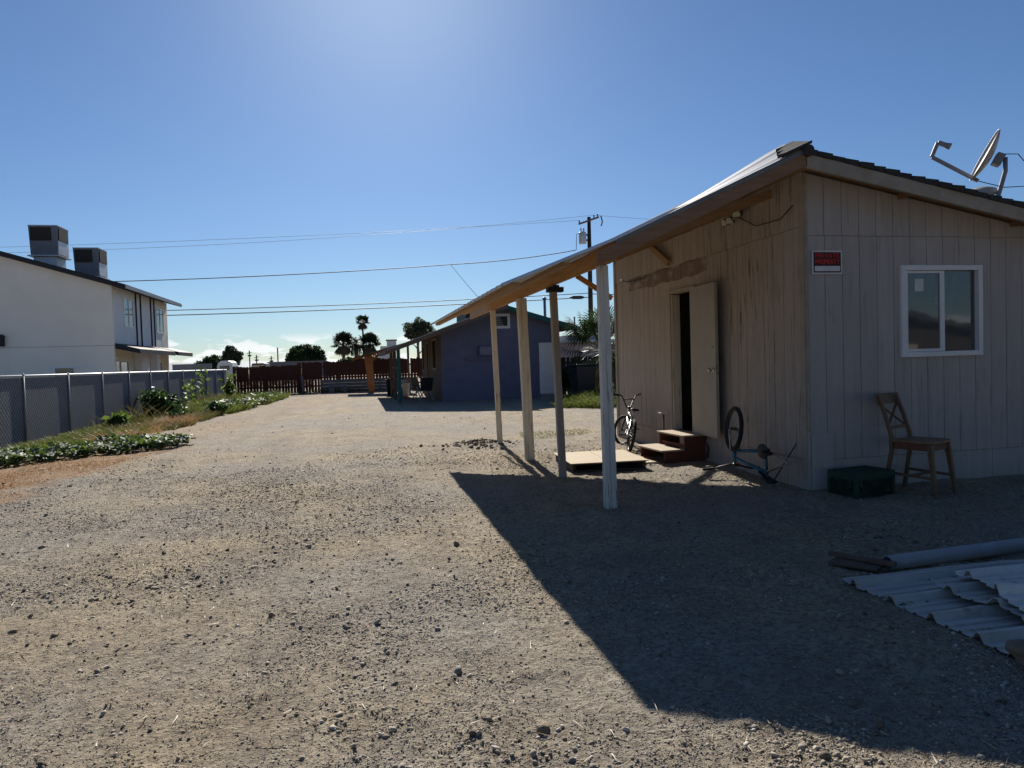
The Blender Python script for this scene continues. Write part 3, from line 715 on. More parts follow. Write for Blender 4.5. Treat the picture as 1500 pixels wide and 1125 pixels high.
def floodlight():
    t = thing('flood_light', 'cluster of four pale lamp heads mounted high on the door wall', 'lamp', (4.7, 8.12, 3.22), 0, world=True)
    MB().lathe([(0, 0), (.055, 0), (.055, .025), (0, .03)], 16, Matrix.Translation((4.725, 8.1, 3.25)) @ Matrix.Rotation(R_(-90), 4, 'Y')).build('base_plate', 'dark_trim', t)
    for i, (dy, dz, dx, yaw) in enumerate(((-.14, .0, -.1, 20), (.06, .05, -.13, -12), (.02, -.05, -.1, 8), (.14, -.05, -.09, -18))):
        c = Vector((4.70 + dx, 8.1 + dy, 3.22 + dz)); MB().tube([(4.715, 8.1, 3.25), c + Vector((.03, 0, .02))], .01, 6).build('arm', 'dark_trim', t)
        mt = Matrix.Translation(c) @ Matrix.Rotation(R_(200 + yaw), 4, 'Z') @ Matrix.Rotation(R_(30), 4, 'Y')
        b = MB().obox(mt, .04, .105, .085).build('lamp_head', 'dark_trim', t, .004)
        mt2 = Matrix.Translation(c + Vector((-.012, -.019, -.006))) @ Matrix.Rotation(R_(238 + yaw * .4), 4, 'Z') @ Matrix.Rotation(R_(18), 4, 'Y')
        MB().obox(mt2, .03, .092, .074).build('lens', 'lamp_face', b, .004)
floodlight()

def dish(name, label, loc, az, el, R, arm=True, rollarm=0, pole=None):
    t = thing(name, label, 'satellite dish', loc, 0, world=False)
    a, e = R_(az), R_(el); ax = Vector((math.cos(a) * math.cos(e), math.sin(a) * math.cos(e), math.sin(e)))
    side = ax.cross(Vector((0, 0, 1))).normalized(); up = side.cross(ax)
    c = Vector(pole); rot = Matrix((side, up, ax)).transposed().to_4x4(); M_ = Matrix.Translation(c) @ rot @ Matrix.Diagonal((1, 1.12, 1, 1))
    n = 8; prof = [(R * i / n, .16 * R * (i / n) ** 2 * 1.6) for i in range(n + 1)] + [(R * 1.0, .256 * R + .012), (R * .97, .256 * R + .01)] + [(R * i / n, .16 * R * (i / n) ** 2 * 1.6 - .006) for i in range(n, -1, -1)]
    MB().lathe(prof, 36, M_).build('reflector', 'dish', t)
    bk = c - ax * .06
    MB().obox(Matrix.Translation(bk - ax * .03) @ rot, .14, .16, .1).build('bracket', 'dish_arm', t, .01)
    elbow = bk - ax * .12
    MB().tube([elbow + Vector((0, 0, .06)), elbow + Vector((0, 0, -.12)), elbow * .55 + Vector((0, 0, -.02)), Vector((0, 0, 0))], .028, 10).build('mast', 'dish_arm', t)
    MB().lathe([(0, .0), (.09, .0), (.09, .012), (.03, .02), (0, .02)], 14).build('foot', 'dish_arm', t)
    if arm:
        b0 = c - up * R * 1.05 - ax * .0; b1 = c - up * R * .72 + ax * .66; hd = b1 + up * .20 + ax * .02
        MB().bar(b0, b1, .045, .045).bar(b1, hd, .05, .05).build('feed_arm', 'dish_arm', t, .006)
        MB().bar(hd, hd - ax * .12, .05, .055).lathe([(.0, 0), (.035, 0), (.045, .06), (0, .065)], 14, Matrix.Translation(hd - ax * .11) @ rot @ Matrix.Rotation(R_(180), 4, 'X')).build('feed_horn', 'dish_arm', t, .004)
        MB().tube([bk - ax * .1 + Vector((0, 0, .1)), bk - ax * .28 + Vector((0, 0, .16)), bk - ax * .46 + Vector((0, 0, 0)), bk - ax * .4 + Vector((0, 0, -.22)), bk - ax * .1 + Vector((0, 0, -.34)), b0], .006, 6).build('cable', 'cable', t)
    return t

# ------------------------------------------------------------------ chair (local: faces -Y)
def chair(loc, rz):
    t = thing('wooden_chair', 'worn wooden chair with a crossed back standing below the white window', 'chair', loc, rz)
    w, d = .42, .42; sh = .575
    seat = MB(); n = 10
    seat.prism([(-w / 2 + .01, d / 2), (-w / 2 - .015, -d / 2 + .03), (-w / 2 + .03, -d / 2 - .005), (0, -d / 2 - .02), (w / 2 - .03, -d / 2 - .005), (w / 2 + .015, -d / 2 + .03), (w / 2 - .01, d / 2)], 'z', sh - .028, sh)
    seat.build('seat', 'chair_seat', t, .008)
    ap = MB().box(-w / 2 + .03, -d / 2 + .02, sh - .10, w / 2 - .03, -d / 2 + .04, sh - .029).box(-w / 2 + .02, -d / 2 + .05, sh - .10, -w / 2 + .04, d / 2 - .03, sh - .029)
    ap.box(w / 2 - .04, -d / 2 + .05, sh - .10, w / 2 - .02, d / 2 - .03, sh - .029).box(-w / 2 + .03, d / 2 - .04, sh - .10, w / 2 - .03, d / 2 - .02, sh - .029); ap.build('apron', 'chair_red', t)
    for s in (-1, 1):
        MB().taper((s * (w / 2 + .0), -d / 2 - .03, 0), (s * (w / 2 - .03), -d / 2 + .035, sh - .03), .034, .052).build('leg', 'chair_wood', t, .005)
        m = MB(); pts = [(s * (w / 2 - .005), d / 2 + .07, 0), (s * (w / 2 - .02), d / 2 - .005, sh * .8), (s * (w / 2 - .02), d / 2 + .0, sh + .04), (s * (w / 2 - .025), d / 2 + .06, .82), (s * (w / 2 - .03), d / 2 + .14, 1.02)]
        for a, b in zip(pts, pts[1:]): m.bar(a, b, .036, .036, (0, 1, 0))
        m.build('leg', 'chair_wood', t, .004)
        MB().bar((s * (w / 2 - .01), -d / 2 - .005, .20), (s * (w / 2 - .015), d / 2 + .03, .22), .022, .026).build('stretcher', 'chair_wood', t)
    MB().bar((-w / 2 + .01, .0, .21), (w / 2 - .01, .0, .21), .022, .026).build('stretcher', 'chair_wood', t)
    m = MB(); 
    for i in range(6):
        a, b = -w / 2 - .012 + i * (w + .024) / 6, -w / 2 - .012 + (i + 1) * (w + .024) / 6
        f = lambda x: d / 2 + .125 + .035 * (1 - (x / (w / 2)) ** 2)
        m.hexa([(a, f(a) - .012, .935), (b, f(b) - .012, .935), (b, f(b) + .012, .935), (a, f(a) + .012, .935), (a, f(a) + .016, 1.045), (b, f(b) + .016, 1.045), (b, f(b) + .04, 1.045), (a, f(a) + .04, 1.045)])
    m.build('top_rail', 'chair_wood', t)
    MB().bar((-w / 2 + .03, d / 2 + .028, .69), (w / 2 - .03, d / 2 + .028, .69), .02, .035).build('back_rail', 'chair_wood', t)
    MB().bar((-w / 2 + .03, d / 2 + .033, .705), (w / 2 - .035, d / 2 + .125, .94), .012, .024, (0, 1, 0)).bar((w / 2 - .03, d / 2 + .045, .705), (-w / 2 + .035, d / 2 + .137, .94), .012, .024, (0, 1, 0)).build('cross_brace', 'chair_wood', t)
    return t
chair((5.72, 6.32, float(gz(5.72, 6.32))), R_(22))

def crate(loc, rz):
    t = thing('milk_crate', 'dark green plastic lattice crate upside down beside the chair', 'crate', loc, rz)
    w, d, h = .54, .38, .27; m = MB(); e = .024
    for sx in (-1, 1):
        for sy in (-1, 1): MB().box(sx * w / 2, sy * d / 2, 0, sx * (w / 2 - e * 1.6), sy * (d / 2 - e * 1.6), h).build('corner_post', 'crate', t, .004)
    m = MB()
    for sy in (-1, 1):
        y0, y1 = sy * d / 2, sy * (d / 2 - .008)
        m.box(-w / 2 + .03, y0, h - .075, w / 2 - .03, y1, h - .002).box(-w / 2 + .03, y0, .0, w / 2 - .03, y1, .03)
        for i in range(15):
            a = -w / 2 + .02 + i * (w - .04) / 14
            for sg in (-1, 1):
                b = a + sg * .15
                if abs(b) < w / 2: m.bar((a, sy * (d / 2 - .004 - .001 * sg), .03), (b, sy * (d / 2 - .004 - .001 * sg), h - .075), .005, .013, (0, 1, 0))
    for sx in (-1, 1):
        x0, x1 = sx * w / 2, sx * (w / 2 - .008)
        m.box(x0, -d / 2 + .03, h - .075, x1, d / 2 - .03, h - .002).box(x0, -d / 2 + .03, 0, x1, d / 2 - .03, .03)
        for i in range(11):
            a = -d / 2 + .02 + i * (d - .04) / 10
            for sg in (-1, 1):
                b = a + sg * .15
                if abs(b) < d / 2: m.bar((sx * (w / 2 - .004 - .001 * sg), a, .03), (sx * (w / 2 - .004 - .001 * sg), b, h - .075), .005, .013, (1, 0, 0))
    m.build('side_lattice', 'crate', t, fix=False)
    m = MB().box(-w / 2 + .04, -d / 2 + .04, h - .008, w / 2 - .04, d / 2 - .04, h - .002)
    for i in range(9): m.box(-w / 2 + .04 + i * .055, -d / 2 + .04, h - .001, -w / 2 + .05 + i * .055, d / 2 - .04, h + .002)
    m.build('base_panel', 'crate', t)
crate((5.14, 6.50, float(gz(5.14, 6.50)) - .01), R_(9))

# ------------------------------------------------------------------ BMX bicycle (local: +X forward, wheels on z=0, rear axle x=0)
def bicycle(label, loc, rot, frame_mat, rear=True, steer=0, fork_mat=None, bars='bike_black', name='bicycle', spin=0, group=None, rise=1., post=.10):
    t = thing(name, label, 'bicycle', loc, 0, group, rot=rot)
    r = .245; V = Vector; bb = V((.36, 0, .285)); ax = V((0, 0, r)); st = V((.26, 0, .54)); ht = V((.80, 0, .60)); hb = V((.835, 0, .49)); fa = V((.93, 0, r))
    def wheel(c, yaw=0):
        Mx = Matrix.Translation(c) @ Matrix.Rotation(yaw, 4, 'Z') @ Matrix.Rotation(R_(90), 4, 'X')
        ring = lambda rad, n=40: [Mx @ V((rad * math.cos(2 * math.pi * i / n), rad * math.sin(2 * math.pi * i / n), 0)) for i in range(n)]
        W = MB().tube(ring(r - .022), .0125, 6, True).build('wheel_rim', 'bike_black', t)
        MB().tube(ring(r - .0), .026, 10, True).build('tyre', 'tyre', W)
        MB().lathe([(0, -.05), (.009, -.05), (.009, -.035), (.022, -.03), (.018, 0), (.022, .03), (.009, .035), (.009, .05), (0, .05)], 12, Mx).build('hub', 'bike_black', W)
        m = MB()
        for i in range(28):
            a = 2 * math.pi * i / 28; b = a + (.35 if i % 2 else -.35); z = .028 if i % 4 < 2 else -.028
            m.tube([Mx @ V((.02 * math.cos(b), .02 * math.sin(b), z)), Mx @ V(((r - .03) * math.cos(a), (r - .03) * math.sin(a), 0))], .0014, 4, caps=False)
        m.build('spokes', 'spoke', W)
    m = MB().tube([hb, bb], .020, 10).tube([ht - V((.01, 0, .03)), st - V((0, 0, .03))], .018, 10).tube([bb, st], .016, 10).tube([ht + V((-.006, 0, .02)), hb + V((.006, 0, -.02))], .023, 12)
    m.build('frame', frame_mat, t)
    m = MB()
    for s in (-1, 1):
        m.tube([bb + V((-.03, s * .03, 0)), ax + V((.12, s * .055, .012)), ax + V((0, s * .058, 0))], .0095, 8).tube([st + V((0, s * .018, -.05)), ax + V((.03, s * .055, .04)), ax + V((0, s * .058, 0))], .008, 8)
        m.box(-.035, s * .054, r - .02, .02, s * .062, r + .02)
    m.build('rear_stays', frame_mat if rear else 'bike_silver', t)
    if rear: wheel(ax)
    # steering group turns about the head axis
    axis = (ht - hb).normalized(); RT = Matrix.Translation(hb) @ Matrix.Rotation(steer, 4, axis) @ Matrix.Translation(-hb)
    m = MB()
    for s in (-1, 1): m.tube([RT @ (hb + V((0, s * .05, -.03))), RT @ (fa + V((0, s * .055, 0)))], [.0145, .011], 8)
    m.tube([RT @ (hb + V((0, -.06, -.03))), RT @ (hb + V((0, .06, -.03)))], .013, 8).build('fork', fork_mat or frame_mat, t)
    c = RT @ fa; wheel(c, steer)
    top = ht + V((-.02, 0, .06)); P_ = lambda x, y, z: RT @ (top + V((x + (1 - rise) * z * .9, y, z * rise)))
    m = MB().tube([RT @ ht, P_(0, 0, 0)], .014, 8).tube([P_(-.01, -.33, .235), P_(.0, -.2, .22), P_(.03, -.15, .20), P_(.035, -.04, .0), P_(.035, .04, .0), P_(.03, .15, .20), P_(.0, .2, .22), P_(-.01, .33, .235)], .0115, 8).tube([P_(.035, -.12, .14), P_(.035, .12, .14)], .009, 8)
    m.tube([P_(-.005, 0, -.01), P_(.04, 0, 0)], .02, 8); B = m.build('handlebar', bars, t)
    for s in (-1, 1):
        MB().tube([P_(-.004, s * .22, .222), P_(-.012, s * .35, .237)], .016, 10).build('grip', 'tyre', B)
        MB().tube([P_(.005, s * .19, .215), P_(.06, s * .22, .20), P_(.06, s * .30, .205)], .006, 6).build('brake_lever', 'bike_black', B)
    sp = st + V((-.03 * post / .1, 0, post)); MB().tube([st, sp], .0125, 8).build('seat_post', 'bike_silver', t)
    m = MB(); rows = []
    for (x, w, z) in ((-.12, .055, .02), (-.09, .075, .03), (-.02, .07, .024), (.05, .035, .016), (.12, .022, .012), (.14, .012, .006)):
        rows.append([sp + V((x, w * math.cos(a), z + .018 * math.sin(a))) for a in [2 * math.pi * k / 10 for k in range(10)]])
    b = 0
    for q in rows: m.v += [tuple(p) for p in q]
    for i in range(5):
        for k in range(10): m.f.append((i * 10 + k, i * 10 + (k + 1) % 10, i * 10 + 10 + (k + 1) % 10, i * 10 + 10 + k)); m.sm.append(True)
    m.f.append(tuple(range(10))); m.f.append(tuple(range(50, 60))); m.sm += [True, True]; m.build('saddle', 'bike_black', t)
    Mx = Matrix.Translation(bb) @ Matrix.Rotation(R_(90), 4, 'X')
    K = MB().lathe([(.02, .04), (.085, .04), (.088, .043), (.085, .046), (.02, .046)], 28, Mx).lathe([(0, -.05), (.02, -.05), (.02, .05), (0, .05)], 12, Mx).build('chainring', 'bike_black', t)
    if rear: MB().tube([bb + V((0, -.045, .085)), ax + V((0, -.045, .03)), ax + V((-.03, -.045, 0)), ax + V((0, -.045, -.03)), bb + V((0, -.045, -.085)), bb + V((.085, -.045, 0))], .005, 6, True).build('chain', 'bike_black', t)
    for s in (-1, 1):
        a = spin + (math.pi if s > 0 else 0); e = bb + V((.165 * math.cos(a), s * .075, .165 * math.sin(a)))
        m = MB().tube([bb + V((0, s * .05, 0)), e], .01, 8); C_ = m.build('crank_arm', 'bike_black', t)
        c0 = e + V((0, s * .06, 0)); m = MB()
        for q in (-1, 1): m.bar(c0 + V((q * .04, -.045, 0)), c0 + V((q * .04, .045, 0)), .012, .02).bar(c0 + V((-.04, q * .045, 0)), c0 + V((.04, q * .045, 0)), .012, .02)
        m.tube([e, c0 + V((0, s * .04, 0))], .009, 6); m.build('pedal', 'bike_black', C_)
    return t
z = lambda x, y: float(gz(x, y))
bicycle('black and silver child bicycle leaning upright against the door wall', (4.21, 10.72, z(4.2, 10.7) - .005), (R_(12), 0, R_(76)), 'bike_silver', True, R_(32), 'bike_black', spin=R_(20))
_rm = Matrix.Rotation(R_(101), 4, 'Z') @ Matrix.Rotation(R_(-18), 4, 'Y') @ Matrix.Rotation(R_(180), 4, 'X')
_loc = Vector((4.39, 7.74, .285)) - _rm @ Vector((.815, 0, .545))
bicycle('blue bicycle turned upside down with no rear wheel', _loc, (R_(180), R_(-18), R_(101)), 'bike_blue', False, R_(22), 'bike_silver', spin=R_(200), rise=.42, post=.01)
MB().tube([(4.55, 7.22, .02), (4.63, 7.02, .34), (4.69, 6.95, .50)], .007, 6).build('thin_rod', 'bike_black')
tag(bpy.data.objects['thin_rod'], 'thin dark rod leaning on the wall behind the upturned bicycle', 'rod')

def steps():
    t = thing('door_steps', 'dark red two-tread wooden step box below the open door', 'steps', (4.4, 9.5, 0), R_(3))
    y0, y1 = -.40, .36
    for (nm, x0, x1, zz) in (('tread', -.36, -.04, .205), ('tread', -.03, .30, .395)):
        MB().box(x0 - .03, y0 - .015, zz - .022, x1, y1 + .015, zz).build(nm, 'tread', t, .003)
    for y in (y0, y1 - .03):
        MB().prism([(-.33, -.02), (.30, -.02), (.30, .372), (-.02, .372), (-.02, .182), (-.33, .182)], 'y', y, y + .03).build('side_panel', 'step_red', t, .003)
    MB().box(-.30, y0 + .03, .0, -.285, y1 - .03, .05).box(.0, y0 + .03, .205, .02, y1 - .03, .26).build('riser', 'step_red', t)
    MB().tube([(.31, -.42, .37), (.26, -.46, .30), (.32, -.45, .2), (.30, -.44, .06)], .012, 6).build('rope', 'darkfence', t)
steps()
def pallet():
    t = thing('pallet', 'low wooden pallet topped with sun-bleached plywood near the steps', 'pallet', (3.25, 9.42, z(3.25, 9.42)), R_(-4))
    for (x0, x1) in ((-.53, .0), (.004, .53)): MB().box(x0, -.58, .11, x1, .58, .122).build('deck_panel', 'ply', t, .002)
    for x in (-.50, -.02, .46): MB().box(x, -.54, .02, x + .04, .54, .095).build('stringer', 'pallet_wood', t)
    for y in (-.56, -.28, 0, .28, .46): MB().box(-.5, y, .0952, .5, y + .1, .1098).build('top_board', 'pallet_wood', t)
    for y in (-.55, -.05, .45): MB().box(-.5, y, .0, .5, y + .1, .0195).build('bottom_board', 'pallet_wood', t)
pallet()
MB().box(3.80, 9.15, .015, 4.02, 10.1, .045).build('loose_plank', 'ply', None, .003)
tag(bpy.data.objects['loose_plank'], 'pale loose plank lying between the pallet and the steps', 'plank')
def spigot():
    t = thing('standpipe', 'short pipe stub with a pale cap beside the door steps', 'pipe', (4.66, 10.36, 0), 0)
    MB().tube([(0, 0, -.02), (0, 0, .60)], .016, 10).build('pipe', 'brown_wall', t); MB().box(-.07, -.05, .60, .05, .05, .625).build('cap', 'white_paint', t, .004)
spigot()

# ------------------------------------------------------------------ scrap pile
def corrugated(name, label, x0, x1, y0, y1, z0, mat, pitch=.33, amp=.035, jag=.03, seed=0, lift=0, skew=0, tilt=0):
    random.seed(seed); m = MB(); nx = 22; ys = []; y = y0; k0 = 0
    while y < y1:               # one rib per pitch: flat pan, two small swages, a tall trapezoid rib
        for f, h in ((0, 0), (.16, 0), (.18, .25), (.24, .25), (.26, 0), (.44, 0), (.46, .25), (.52, .25), (.54, 0), (.70, 0), (.79, 1), (.88, 1), (.97, 0)):
            if y + f * pitch <= y1: ys.append((y + f * pitch, h * amp))
        y += pitch
    rows = []
    for j, (y, rib) in enumerate(ys):
        ex = x0 + skew * (j / len(ys)) + jag * (mn.noise(Vector((y * 3, seed, 0))) + .35 * mn.noise(Vector((y * 11, seed, 3)))); row = []
        for i in range(nx + 1):
            f = i / nx; x = ex + (x1 - ex) * f
            w = .016 * mn.noise(Vector((x * 1.1, y * 1.3, seed))) + .005 * mn.noise(Vector((x * 6, y * 7, seed))) + lift * math.exp(-f * 10) * (.5 + .5 * math.sin(y * 9 + seed))
            row.append((x, y + .01 * mn.noise(Vector((x, seed, 1))), z0 + rib * (1 + .25 * mn.noise(Vector((x * 2, y * 3, 7)))) + w + tilt * (x - x0)))
        rows.append(row)
    for r in rows: m.v += r
    k = nx + 1
    for j in range(len(rows) - 1):
        for i in range(nx): m.f.append((j * k + i, j * k + i + 1, j * k + k + i + 1, j * k + k + i)); m.sm.append(False)
    o = m.build(name, mat, None, fix=False); s = o.modifiers.new('solid', 'SOLIDIFY'); s.thickness = .003
    return tag(o, label, 'metal sheet', 'scrap corrugated sheets')
corrugated('corrugated_sheet', 'dull corrugated steel sheet at the bottom of the scrap pile, lying on dirt', 3.02, 6.4, 2.72, 4.03, .018, 'sheet', .305, .042, .035, 2)
corrugated('corrugated_sheet', 'pale corrugated sheet on top of the scrap pile with a bent edge', 3.38, 6.6, 3.02, 3.76, .098, 'sheet2', .305, .042, .03, 9, .03, .22)
corrugated('corrugated_sheet', 'corrugated sheet in the middle of the scrap pile, its torn end peeping out', 3.32, 6.5, 2.97, 3.66, .060, 'sheet', .305, .034, .06, 5, .02, .06)
m = MB(); m.lathe([(.045, 0), (.050, 0), (.050, 3.2), (.045, 3.2), (.045, 0)], 22, Matrix.Translation((3.46, 4.13, .055)) @ Matrix.Rotation(R_(4), 4, 'Z') @ Matrix.Rotation(R_(90), 4, 'Y'))
tag(m.build('plastic_pipe', 'pipe'), 'long grey plastic pipe lying behind the corrugated sheets', 'pipe')
MB().bar((3.24, 4.40, .022), (3.41, 4.12, .030), .17, .02).build('board_scrap', 'oldwood', None, .003); tag(bpy.data.objects['board_scrap'], 'weathered flat board under the end of the grey pipe', 'board')
MB().bar((3.28, 4.49, .045), (3.45, 4.04, .07), .03, .03).build('wood_strip', 'oldwood', None, .003); tag(bpy.data.objects['wood_strip'], 'narrow dark wood strip lying on the weathered flat board', 'wood strip')
def rock(name, label, loc, s, seed):
    import bmesh
    bm = bmesh.new(); bmesh.ops.create_icosphere(bm, subdivisions=4, radius=1)
    for v in bm.verts:
        d = 1 + .35 * mn.noise(v.co * 1.3 + Vector((seed, 0, 0))) + .12 * mn.noise(v.co * 4 + Vector((0, seed, 0)))
        v.co = Vector((v.co.x * s[0], v.co.y * s[1], v.co.z * s[2])) * d
    me = bpy.data.meshes.new(name); bm.to_mesh(me); bm.free(); o = link(name, me, 'rock'); o.location = loc; me.polygons.foreach_set('use_smooth', [True] * len(me.polygons)); return tag(o, label, 'rock')
rock('rock', 'brown rock weighing down the corner of the corrugated sheets', (3.08, 2.66, .06), (.16, .12, .085), 3)

# ------------------------------------------------------------------ chain link fence
def chain_fence():
    X = -6.95; ya, yb = 5.0, 42.1; zt = 1.47
    t = thing('chain_link_fence', 'grey chain-link fence filled with dark privacy slats and topped with a pale rail', 'fence', (X, ya, 0), 0, world=True)
    m = MB(); y = ya
    while y < yb: m.box(X - .006, y, .02, X - .0004, y + .050, zt - .02); y += .052
    o = m.build('privacy_slats', 'slat', t, fix=False)
    m = MB(); y = ya - 1.4
    while y < yb:
        for s, dx in ((1, -.0042), (-1, -.0038)):
            a, b = (y, y + 1.44) if s > 0 else (y + 1.44, y)
            za, zb = .02, zt
            lo, hi = min(a, b), max(a, b)
            if lo >= ya and hi <= yb: m.tube([(X + dx, a, za), (X + dx, b, zb)], .0052, 8, caps=False)
        y += .115
    m.build('wire_mesh', 'wire', t, fix=False)
    y = 7.0; 
    while y < 42:
        MB().tube([(X + .008, y, -.1), (X + .008, y, zt + .02)], .031, 12).lathe([(.034, 0), (.036, .03), (.02, .05), (0, .055)], 12, Matrix.Translation((X + .008, y, zt + .02))).build('fence_post', 'galv', t); y += 2.44
    MB().tube([(X + .006, ya, zt + .02), (X + .006, yb, zt + .02)], .026, 10).build('top_rail', 'ac_galv', t)
    for o in t.children:      # the line runs very slightly off the drive direction
        for v in o.data.vertices: v.co.x -= (v.co.y - 23) * .0105
chain_fence()

MB().box(-26, 12, -.2, -7.6, 31.9, .06).build('bounce_pad', 'bounce_pale', None, 0, 'structure')  # unseen pale pad, added to bounce sunlight up onto the cream gable

# ------------------------------------------------------------------ red fence at the end of the yard
def red_fence():
    t = thing('board_fence', 'dark red wooden board fence across the far end of the yard', 'fence', (-6.9, 42.3, 0), 0, world=True)
    random.seed(5); x = -6.85; m = MB(); up = MB()
    while x < 9:
        w = random.uniform(.13, .15); h = 1.62 + random.uniform(-.03, .03) + (.14 if x > -3.3 else 0) + (.1 if x > 0 else 0)
        z0 = .03 if x < -2.1 else .72
        m.box(x, 42.3, z0, x + w, 42.32, h); x += w + random.uniform(.015, .05)
        if random.random() < .9: up.box(x - w * .8, 42.325, .78 + (.18 if x > -2 else 0), x + w * .3, 42.34, h - .03)
    m.build('pickets', 'redwood', t); up.build('backing_boards', 'redwood', t)
    for zz in (.35, .82, 1.45): MB().box(-6.85, 42.342, zz, 9, 42.38, zz + .09).build('rail', 'redwood', t)
    for x in (-6.8, -5.2, -3.35, -1.2, 1.2, 3.6, 6): MB().box(x, 42.24, -.1, x + .12, 42.296, 1.78 if x > -3.4 else 1.64).build('fence_post', 'redwood', t)
    t2 = thing('pale_post', 'short whitish post standing against the dark red fence', 'post', (-3.05, 42.1, 0))
    MB().taper((0, 0, -.1), (-.06, 0, .98), .16, .12, .1).prism([(-.12, .98), (0, .98), (-.06, 1.02)], 'y', -.05, .05).build('shaft', 'block', t2, .01)
    t3 = thing('low_wall', 'low grey board wall below the red fence with a dark top plank', 'wall', (-2.0, 41.7, 0), 0, world=True)
    m = MB()
    for i in range(4): m.box(-2.05, 41.9 + .004 * (i % 2), -.02 + i * .19, 3.4, 41.98, .165 + i * .19)
    m.build('boards', 'block', t3)
    t4 = thing('slab_bench', 'low grey slab bench in front of the board wall', 'bench', (-1.1, 41.2, 0))
    MB().box(-.55, -.2, .40, .5, .2, .47).build('slab', 'far_wall', t4, .01); MB().box(-.5, -.15, 0, -.2, .15, .40).build('leg', 'block', t4); MB().box(.3, -.15, 0, .45, .15, .40).build('leg', 'block', t4)
red_fence()
def canopy():
    t = thing('yard_canopy', 'small sloping timber canopy on a thick orange wooden post', 'canopy', (.65, 39, 0), 0, world=True)
    MB().prism([(-.35, 1.83), (3.0, 2.72), (3.0, 2.78), (-.35, 1.89)], 'y', 38.3, 41.6).build('roof', 'oldwood', t)
    MB().taper((.72, 39.5, -.05), (.60, 39.5, 2.02), .30, .46, .2, .2).build('post', 'orange_wood', t, .01); MB().taper((2.75, 39.5, -.05), (2.75, 39.5, 2.6), .12, .12).build('post', 'oldwood', t)
    MB().bar((.85, 39.5, 1.75), (1.15, 39.5, 2.15), .08, .1).build('brace', 'orange_wood', t); MB().bar((-.3, 39.5, 1.80), (2.9, 39.5, 2.66), .08, .1).build('rafter', 'orange_wood', t)
canopy()

